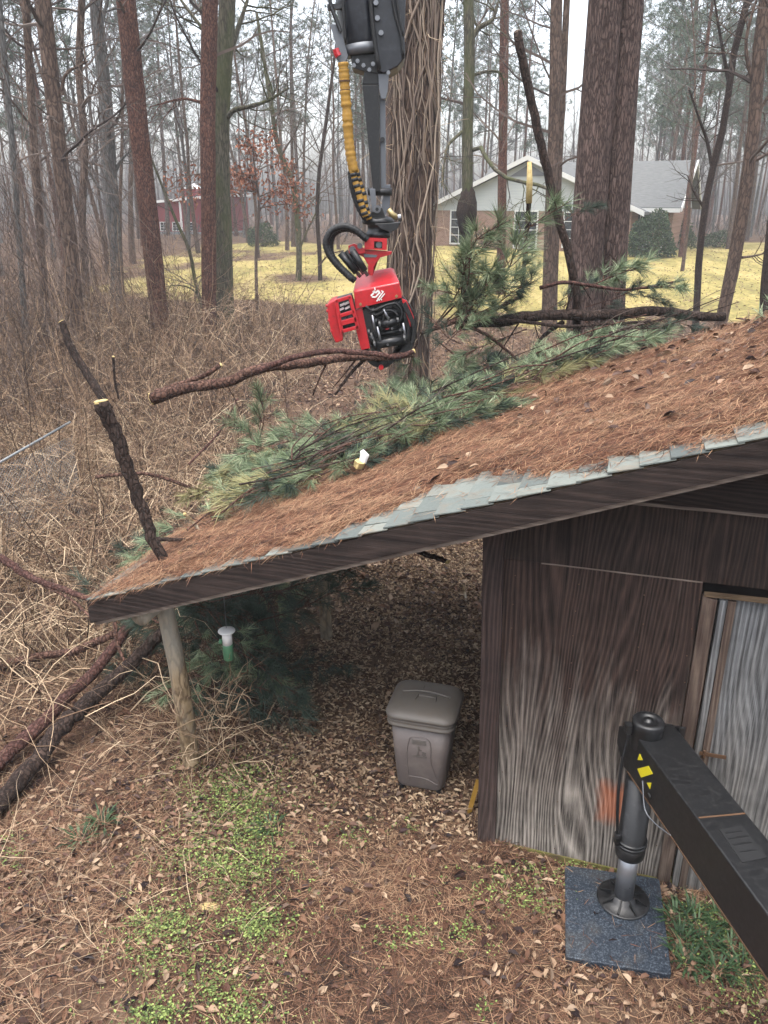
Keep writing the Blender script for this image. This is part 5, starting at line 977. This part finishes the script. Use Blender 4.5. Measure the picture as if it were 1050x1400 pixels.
cp(MB().prism(cs([(451, 33), (464, 33), (470, 55), (476, 77), (472, 86), (465, 86), (457, 77), (459, 60)], .0), (0, .05, 0)), 'hose_bracket', 'greymetal', bevel=.004)
cp(MB().tube(cs([(446, -40), (452, 8), (466, 44)], -.02), .018, 7), 'strut', 'black'); cp(MB().prism(cs([(447, 6), (470, 4), (470, 11), (448, 14)], -.01), (0, .06, 0)), 'hose_clamp', 'black')
cp(MB().tube(cs([(459, 68), (461, 74), (463, 78)], -.04), .03, 8), 'red_fitting', 'red')
hp = smoothpath(cs([(469, 86), (471, 108), (472, 125), (475, 160), (477, 190), (480, 215), (484, 235)], -.02), 60); rr = .046 + .003 * np.sin(np.arange(60) * 2.1) + .003 * np.random.default_rng(1).standard_normal(60)
yh = cp(MB().tube(hp, rr, 12), 'wrapped_hose', 'hose_yellow', smooth=True)
for i in (3, 9, 14): cp(MB().tube(hp[i:i + 2] + (hp[i + 1] - hp[i]) * .2, rr[i] + .004, 12), 'hose_band', 'rust', yh)
for k_, (pts, mt) in enumerate((([(482, 232), (485, 245), (490, 262), (494, 278), (500, 296)], 'hose_yellow'), ([(486, 232), (491, 250), (497, 268), (500, 285), (505, 300)], 'hose_yellow'), ([(479, 234), (481, 252), (486, 272), (495, 292), (503, 304)], 'rubber'))):
    q = smoothpath(cs(pts, -.03 + .03 * k_), 30); cp(MB().tube(q, .03 + .003 * np.sin(np.arange(30) * 2.5), 9), 'lower_hose', mt, smooth=True)
    if mt == 'hose_yellow':
        for i in (2, 5, 9, 13, 18, 22, 26): cp(MB().tube(q[i:i + 3], .0335, 9), 'tape_gap', 'rubber', smooth=True)
cp(MB().prism(cs([(505, 258), (513, 258), (515, 290), (509, 290)], .0), (0, .05, 0)), 'fork_plate', 'greymetal', bevel=.003)
cp(MB().prism(cs([(526, 252), (534, 252), (533, 284), (526, 296), (520, 296)], .12), (0, .05, 0)), 'fork_plate', 'greymetal', bevel=.003)
cp(MB().tube(cs([(503, 262), (536, 262)], .1), .035, 12), 'pivot_pin', 'black', smooth=True)

grap = thing('grapple_saw', 'bright red tree grapple saw head with black jaws clamping the log', 'grapple saw', tuple(c(515, 420))); go = np.array(grap.location)
def gp(mb, name, mat, parent=grap, **k): return cp(mb, name, mat, parent, go, **k)
gp(MB().prism(cs([(509, 284), (523, 284), (528, 302), (505, 302)], .04), (0, .2, 0)), 'rotator_lug', 'black', bevel=.006)
rc = c(517, 326, .15); mb = MB(); mb.lathe(rc, [(.001, 0), (.115, 0), (.12, .05), (.105, .06), (.105, .12), (.155, .13), (.16, .165), (.12, .19), (.08, .2), (.001, .2)], 28); rot = gp(mb, 'rotator', 'black', smooth=True)
gp(MB().prism(cs([(512, 306), (548, 304), (543, 313), (534, 318), (520, 312)], -.02), (0, .25, 0)), 'rotator_flange', 'black', rot, bevel=.005)
gp(MB().disc(c(515.5, 286, .02), (0, -1, 0), .036, .03, 16), 'pivot_pin', 'steel'); gp(MB().disc(c(515.5, 286, -.02), (0, -1, 0), .016, .012, 12), 'bolt', 'black')
gp(MB().tube(cs([(531, 286), (536, 293), (543, 298)], .0), [.024, .028, .03], 10), 'swivel_fitting', 'brass', smooth=True); gp(MB().disc(c(544, 298, 0), (1, 0, .1), .034, .03, 12), 'fitting_nut', 'steel')
mb = MB(); O = [(499, 325), (529, 326), (529, 342), (498, 341)]; I = [(511.5, 330), (522.5, 330.5), (522.5, 340), (511.5, 339.5)]
f0 = cs(O); f1 = cs(I); mb.add(f0 + f1 + [p + A(0, .06, 0) for p in f0 + f1], [(0, 1, 5, 4), (1, 2, 6, 5), (2, 3, 7, 6), (3, 0, 4, 7), (0, 8, 9, 1), (1, 9, 10, 2), (2, 10, 11, 3), (3, 11, 8, 0), (4, 5, 13, 12), (5, 6, 14, 13), (6, 7, 15, 14), (7, 4, 12, 15)]); br = gp(mb, 'mount_bracket', 'red')
gp(MB().prism(cs(O, .062), (0, .26, 0)), 'bracket_core', 'black', br); gp(MB().disc(c(518, 335, .05), (0, -1, 0), .03, .03, 12), 'bolt', 'steel', br)
gp(MB().prism(cs([(494, 341.5), (536, 344), (535, 348), (521, 351), (511, 366), (510, 377), (503, 377), (503, 362), (497, 352), (486, 346)], .03), (0, .06, 0)), 'neck_plate', 'red', bevel=.004)
gp(MB().prism(cs([(497, 347), (516, 349), (514, 352), (498, 352)], .022), (0, .006, 0)), 'slot_cover', 'greymetal')
gp(MB().prism(cs([(476, 336), (484, 333), (499, 340), (499, 346), (484, 349), (477, 346)], .0), (0, .07, 0)), 'cylinder_lug', 'red', bevel=.004)
gp(MB().disc(c(482, 341, -.01), (0, -1, 0), .032, .025, 14), 'pivot_pin', 'steel'); gp(MB().disc(c(492, 336, -.0), (0, -1, 0), .026, .02, 14), 'pivot_pin', 'steel')
for (a, b, d0, r0) in (((482, 342), (503, 377), -.02, .033), ((465, 346), (493, 379), .02, .034), ((472, 344), (497, 376), .06, .028)):
    cy1 = gp(MB().tube([c(*a, d0), c(a[0] + (b[0] - a[0]) * .8, a[1] + (b[1] - a[1]) * .8, d0)], r0, 12), 'tilt_cylinder', 'black', smooth=True)
    gp(MB().tube([c(*a, d0), c(*b, d0)], r0 * .55, 10), 'cylinder_rod', 'steel', cy1, smooth=True)
for (dx, dy, dz) in ((0, 0, -.06), (3.5, 3.5, .02)):
    q = smoothpath([p + A(0, dz, 0) for p in cs([(499 + dx, 325 + dy), (486 + dx, 314 + dy), (468 + dx, 309 + dy), (453 + dx, 316 + dy), (446 + dx * 1.5, 331 + dy), (450 + dx, 346 + dy), (460 + dx, 360 + dy), (471 + dx, 371 + dy), (482 + dx, 381 + dy)])], 90)
    gp(MB().tube(q, .031 + .004 * (np.arange(90) % 3 == 0), 10), 'hydraulic_hose', 'rubber', smooth=True)
# hood: chamfered box, tilted with the head
hd = MB(); fr = [(486, 422), (549.5, 406.5), (546, 386), (483.5, 398.5)]; tp_ = [(480.5, 384), (488, 376), (534, 369.5), (545, 386)]
Fd = cs(fr, -.02); Tb = [c(488, 377, .24), c(535, 368.5, .24)]; Bk = [c(490, 421, .45), c(552, 407, .45), c(539, 372, .42), c(486, 380, .42)]
V = Fd + Tb + Bk; hd.add(V, [(0, 1, 2, 3), (3, 2, 5, 4), (1, 7, 8, 2), (0, 3, 9, 6), (4, 5, 8, 9), (6, 9, 8, 7)], [(2, 8, 5), (3, 4, 9)]); hood = gp(hd, 'hood', 'red', bevel=.01)
for (x, y) in ((493, 415.5), (542, 404.5)): gp(MB().disc(c(x, y, -.021), (0, -1, 0), .014, .012, 8), 'bolt', 'brass', hood)
lg = MB(); th_ = math.radians(14)
def lp(u, v, dy=-.024): return c(514.5 + u * math.cos(th_) + v * math.sin(th_) * 1, 403 - u * math.sin(th_) * -1 * -1 - v * math.cos(th_) * -1 * -1 + 0, dy)
def stroke(mb, pts, w_):
    for a, b in zip(pts[:-1], pts[1:]): mb.beam(tuple(c(*a, -.024)), tuple(c(*b, -.024)), w_, .006, (0, -1, .0))
stroke(lg, [(507, 404), (511, 400.5), (510.5, 397.5), (514, 400), (517, 396.5), (519.5, 401)], .016); stroke(lg, [(508.5, 405.5), (513.5, 405.8), (518, 400.8)], .014)
stroke(lg, [(512.2, 393), (513, 396.5)], .012); stroke(lg, [(516, 409), (524, 398.5)], .011); stroke(lg, [(518, 410.5), (526, 401)], .009); stroke(lg, [(515, 411.5), (518, 407.5)], .012); stroke(lg, [(520, 407), (522, 410)], .008); stroke(lg, [(521, 397), (524.5, 398.5)], .009)
gp(lg, 'logo', 'white', hood)
# saw housing on the left
sw = gp(MB().prism(cs([(447, 416), (452, 412), (460, 409), (469, 453), (469, 466), (459, 469), (453, 455), (449, 436)], -.01), (0, .34, 0)), 'saw_housing', 'red', bevel=.012)
for (x, y) in ((448.5, 425), (450.5, 438), (454, 452), (447.5, 418)): gp(MB().disc(c(x, y, .0), (-1, -.4, 0), .014, .016, 8), 'bolt', 'red', sw)
def bar(mb, a, b, w_, d0=-.05, dp=.05): p, q = c(*a, d0), c(*b, d0); mb.beam(tuple(p), tuple(q), w_, dp, (0, -1, 0))
mb = MB()
for a, b in (((459.5, 411), (480, 404.5)), ((464, 431), (485, 424.5)), ((467, 452), (491, 445.5)), ((460, 409), (468, 454)), ((478.5, 404), (490, 449)), ((466, 441), (488, 435))): bar(mb, a, b, .034 if a[1] < 440 or a[1] > 450 else .05)
gp(mb, 'guard_frame', 'red', bevel=.004)
gp(MB().prism(cs([(459, 410), (480, 404), (491, 447), (468, 453)], .02), (0, .25, 0)), 'saw_motor', 'black')
mb = MB()
for (x, y) in ((467, 418), (473, 416), (466, 424), (474, 422)): bar(mb, (x - 2, y), (x + 4, y - 3), .018, -.0, .04)
gp(mb, 'motor_rib', 'white')
for (x, y) in ((471, 438), (479, 436)): gp(MB().disc(c(x, y, .01), (0, -1, 0), .03, .03, 12), 'motor_bolt', 'greymetal')
gp(MB().prism(cs([(484, 424), (495, 421), (506, 476), (494, 479), (487, 452)], .0), (0, .05, 0)), 'side_plate', 'red', bevel=.004)
gp(MB().prism(cs([(549, 408), (556, 411), (566, 434), (565, 446), (561, 447), (552, 420)], .0), (0, .06, 0)), 'side_plate', 'red', bevel=.004)
gp(MB().prism(cs([(494, 422), (548, 409), (562, 437), (560, 470), (507, 480)], .14), (0, .28, 0)), 'jaw_frame', 'black', bevel=.01)
for (a, b, r0, d0) in (((521, 444), (543, 439), .045, .0), ((514, 471), (552, 464), .05, .0), ((512, 425), (538, 419), .03, .03), ((506, 455), (512, 472), .035, .02), ((516, 459), (548, 453), .03, .06), ((515, 432), (541, 427), .026, .06)):
    rl = gp(MB().tube([c(*a, d0), c(*b, d0)], r0, 16), 'jaw_roller', 'black_beam', smooth=True)
    gp(MB().disc(c(*b, d0), (1, 0, .2), r0 * 1.25, .02, 16), 'roller_collar', 'black', rl); gp(MB().disc(c(*a, d0), (-1, 0, -.2), r0 * 1.25, .02, 16), 'roller_collar', 'black', rl)
for (a, b) in (((516, 446), (521, 469)), ((551, 441), (555, 463)), ((509, 430), (513, 452)), ((524, 421), (532, 438))): gp(MB().tube([c(*a, -.03), c(*b, -.03)], .012, 8), 'cylinder_rod', 'chrome', smooth=True)
def jaw(pts, w_, name='jaw', mt='black', d0=-.06, dp=.09):
    q = smoothpath(cs(pts, d0), 14); mb = MB(); n_ = len(q); T_ = unit(np.gradient(q, axis=0)); S_ = np.cross(T_, A(0, 1, 0)); W_ = w_ * np.linspace(1, .55, n_)[:, None] / 2; P_ = np.vstack([q + S_ * W_, (q - S_ * W_)[::-1]])
    mb.prism(P_, (0, dp, 0)); return gp(mb, name, mt, bevel=.006)
jaw([(545, 412), (556, 425), (563, 445), (562, 465), (554, 482), (540, 492)], .13, d0=.03); jaw([(552, 414), (560, 430), (566, 448), (563, 468)], .05, 'jaw', 'black_beam', -.03, .06); jaw([(500, 424), (506, 445), (508, 462), (514, 480), (522, 492)], .13, d0=.01)
jaw([(498, 478), (508, 496), (520, 501), (530, 492)], .07, d0=.05); jaw([(545, 478), (538, 494), (526, 504), (518, 507)], .06, d0=.12); gp(MB().disc(c(521, 502, .02), (0, -1, 0), .025, .04, 10), 'jaw_tip', 'red')
for k_, pts in enumerate(([(500, 418), (508, 424), (520, 420), (530, 416), (541, 414)], [(503, 424), (514, 430), (522, 426), (536, 424), (545, 432)], [(520, 418), (526, 428), (524, 436), (530, 442)], [(541, 414), (549, 424), (548, 436), (543, 444)], [(508, 440), (514, 436), (519, 441), (524, 452)], [(507, 446), (505, 458), (511, 466)])):
    gp(MB().tube(smoothpath(cs(pts, -.04 + .012 * k_), 18), .014, 8), 'hose', 'rubber', smooth=True)
for (x, y) in ((514, 437), (531, 433), (547, 450), (536, 448), (510, 461), (530, 470)): gp(MB().disc(c(x, y, -.045), (0, -1, 0), .012, .012, 10), 'fitting', 'steel')
mb = MB(); mb.disc(c(529, 448, .02), (0, -1, 0), .022, .02, 12); gp(mb, 'red_cap', 'red')

# ------------------------------------------------------------------ outrigger on its pad
padz = .06; Pc = [onground(775, 1190), onground(905, 1212), onground(922, 1342), onground(777, 1316)]
Pc = np.array([A(1.265, 4.335, 0), A(1.885, 4.215, 0), A(1.725, 3.48, 0), A(1.115, 3.605, 0)])
pad = MB(); ctr = Pc.mean(0); rr_ = []
for i in range(4):
    a, b_, d_ = Pc[i], Pc[i - 1], Pc[(i + 1) % 4]; rr_ += [a + (b_ - a) * .03, a + (b_ - a) * .008 + (d_ - a) * .008, a + (d_ - a) * .03]
pad.prism(np.array(rr_) + UP * .004, (0, 0, padz - .004)); po = pad.build('outrigger_pad', M['pad'], None, bevel=.006); tag(po, 'thick blue-grey speckled square plastic pad under the jack foot', 'pad')
jx = A(1.585, 4.035, 0)
rig = thing('outrigger', 'black outrigger leg with yellow warning stickers standing on the blue pad', 'outrigger', tuple(jx)); ro = np.array(rig.location)
def rp_(mb, name, mat, parent=rig, **k): return cp(mb, name, mat, parent, ro, **k)
ft_ = rp_((lambda m: (m.lathe(jx, [(.001, padz), (.165, padz + .001), (.17, padz + .012), (.16, padz + .016), (.085, padz + .018), (.078, padz + .05), (.001, padz + .05)], 32), m)[1])(MB()), 'foot_plate', 'black', smooth=True)
for i in range(8):
    a = i * math.pi / 4 + .3; d_ = A(math.cos(a), math.sin(a), 0); n_ = A(-d_[1], d_[0], 0) * .006
    rp_(MB().prism([jx + d_ * .06 + n_ + UP * (padz + .02), jx + d_ * .155 + n_ + UP * (padz + .02), jx + d_ * .155 + n_ + UP * (padz + .03), jx + d_ * .06 + n_ + UP * (padz + .055)], -2 * n_), 'foot_rib', 'black_beam', ft_)
rp_(MB().tube([jx + UP * (padz + .03), jx + UP * .5], .062, 24), 'jack_rod', 'chrome', smooth=True)
rp_((lambda m: (m.lathe(jx, [(.066, .455), (.09, .455), (.094, .475), (.094, .53), (.086, .54), (.086, 1.06), (.001, 1.06)], 28), m)[1])(MB()), 'jack_tube', 'black', smooth=True)
for z_ in (.545, .57): rp_((lambda m: (m.lathe(jx, [(.086, z_), (.098, z_ + .003), (.098, z_ + .015), (.086, z_ + .018)], 28), m)[1])(MB()), 'collar', 'black_beam', smooth=True)
rp_((lambda m: (m.lathe(jx, [(.09, 1.3), (.09, 1.43), (.094, 1.44), (.094, 1.478), (.088, 1.486), (.05, 1.488), (.048, 1.482), (.02, 1.482), (.018, 1.494), (.001, 1.494)], 28), m)[1])(MB()), 'jack_cap', 'black', smooth=True)
# the beam: horizontal, running back towards the truck
bd = unit(A(.163, -.987, 0)); bn = A(bd[1] * -1, bd[0], 0) * 1.0; bn = A(.987, .163, 0)
e0 = A(1.505, 4.05, 0); L_ = 5.0
def bx(u, v, z): return e0 + bd * u + bn * v + UP * z
sec = lambda u: [bx(u, 0, 1.085), bx(u, .275, 1.085), bx(u, .275, 1.395), bx(u, 0, 1.395)]
mb = MB(); prof = [(-.18, 1.18), (-.18, 1.30), (-.02, 1.395), (L_, 1.395), (L_, 1.085), (-.06, 1.085)]
mb.prism([bx(u, 0, z) for u, z in prof], bn * .275); beam_ = rp_(mb, 'beam', 'black_beam', bevel=.008)
mb = MB(); mb.prism([bx(u, -.004, z) for u, z in [(.0, 1.092), (L_, 1.092), (L_, 1.10), (.0, 1.10)]], bn * .006); rp_(mb, 'weld_seam', 'rust', beam_)
mb = MB(); mb.prism([bx(.74, .01, 1.3955), bx(.75, .01, 1.3955), bx(.76, .265, 1.3955), bx(.75, .265, 1.3955)], (0, 0, .003)); rp_(mb, 'weld_seam', 'rust', beam_)
mb = MB(); mb.prism([bx(.84, .07, 1.3965), bx(1.06, .06, 1.3965), bx(1.05, .20, 1.3965), bx(.83, .20, 1.3965)], (0, 0, .0015)); rp_(mb, 'worn_plate', 'rubber', beam_)
mb = MB()
for (u, v, w_, h_) in ((.86, .085, .012, .09), (.90, .08, .009, .11), (.94, .08, .012, .10), (.99, .085, .009, .09)): mb.prism([bx(u, v, 1.3982), bx(u + w_, v, 1.3982), bx(u + w_ * .9, v + h_, 1.3982), bx(u, v + h_, 1.3982)], (0, 0, .001))
rp_(mb, 'worn_print', 'black_beam', beam_)
mb = MB(); mb.prism([bx(-.10, .27, 1.20), bx(.06, .27, 1.30), bx(.06, .31, 1.30), bx(-.10, .31, 1.2)], (0, 0, .13)); rp_(mb, 'end_lug', 'black', bevel=.006)
def sticker(pts, name='sticker'): rp_(MB().prism([bx(u, -.0035, z) for u, z in pts], bn * .002), name, 'yellow', beam_)
sticker([(.114, 1.206), (.168, 1.185), (.283, 1.305), (.228, 1.318)]); sticker([(.117, 1.318), (.158, 1.303), (.102, 1.262)], 'arrow_sticker'); sticker([(.236, 1.203), (.284, 1.243), (.279, 1.193)], 'arrow_sticker')
mb = MB(); mb.prism([bx(.15, -.0045, 1.30), bx(.165, -.0045, 1.296), bx(.166, -.0045, 1.302), bx(.151, -.0045, 1.306)], bn * .0005); rp_(mb, 'sticker_mark', 'black', beam_)
rp_(MB().disc(bx(.30, -.012, 1.16), -bn, .02, .012, 12), 'plug', 'black', beam_)
rp_(MB().tube(smoothpath([bx(.20, -.01, 1.19), bx(.33, -.03, 1.06), bx(.42, -.015, 1.06), bx(.55, 0, 1.10)], 14), .004, 6), 'cable', 'greymetal', smooth=True)
rp_(MB().tube(smoothpath([jx + A(-.09, .02, 1.45), jx + A(-.125, 0, 1.2), jx + A(-.12, -.02, .8), jx + A(-.10, -.02, .62)], 18), .010, 8), 'jack_hose', 'rubber', smooth=True)
rp_(MB().box(tuple(jx + A(-.115, -.04, .56)), tuple(jx + A(-.085, .0, .64))), 'hose_port', 'black'); rp_(MB().box(tuple(jx + A(-.135, -.03, 1.40)), tuple(jx + A(-.10, .02, 1.46))), 'hose_port', 'black')
# small litter on the pad
mb = MB(); n = 42; u, v = rng.random(n), rng.random(n); B = Pc[0] + (Pc[1] - Pc[0]) * u[:, None] + (Pc[3] - Pc[0]) * v[:, None] + UP * (padz + .004); mb.blades(B, flat(rng.random(n) * 6.28), .05 + .09 * rng.random(n), .0028, 0, side=None); mb.build('pad_needles', M['roof_straw'], None, False, 'stuff')

# ------------------------------------------------------------------ misty air
hm = bpy.data.materials.new('haze'); hm.use_nodes = True; nt = hm.node_tree; nt.nodes.clear(); vo = nt.nodes.new('ShaderNodeVolumePrincipled'); ho = nt.nodes.new('ShaderNodeOutputMaterial')
vo.inputs['Color'].default_value = (.92, .96, 1.0, 1); vo.inputs['Density'].default_value = .0009; vo.inputs['Anisotropy'].default_value = 0.0; nt.links.new(vo.outputs[0], ho.inputs['Volume'])
MB().box((-170, -8, -2.5), (170, 190, 30)).build('haze', hm, None, False, 'stuff')
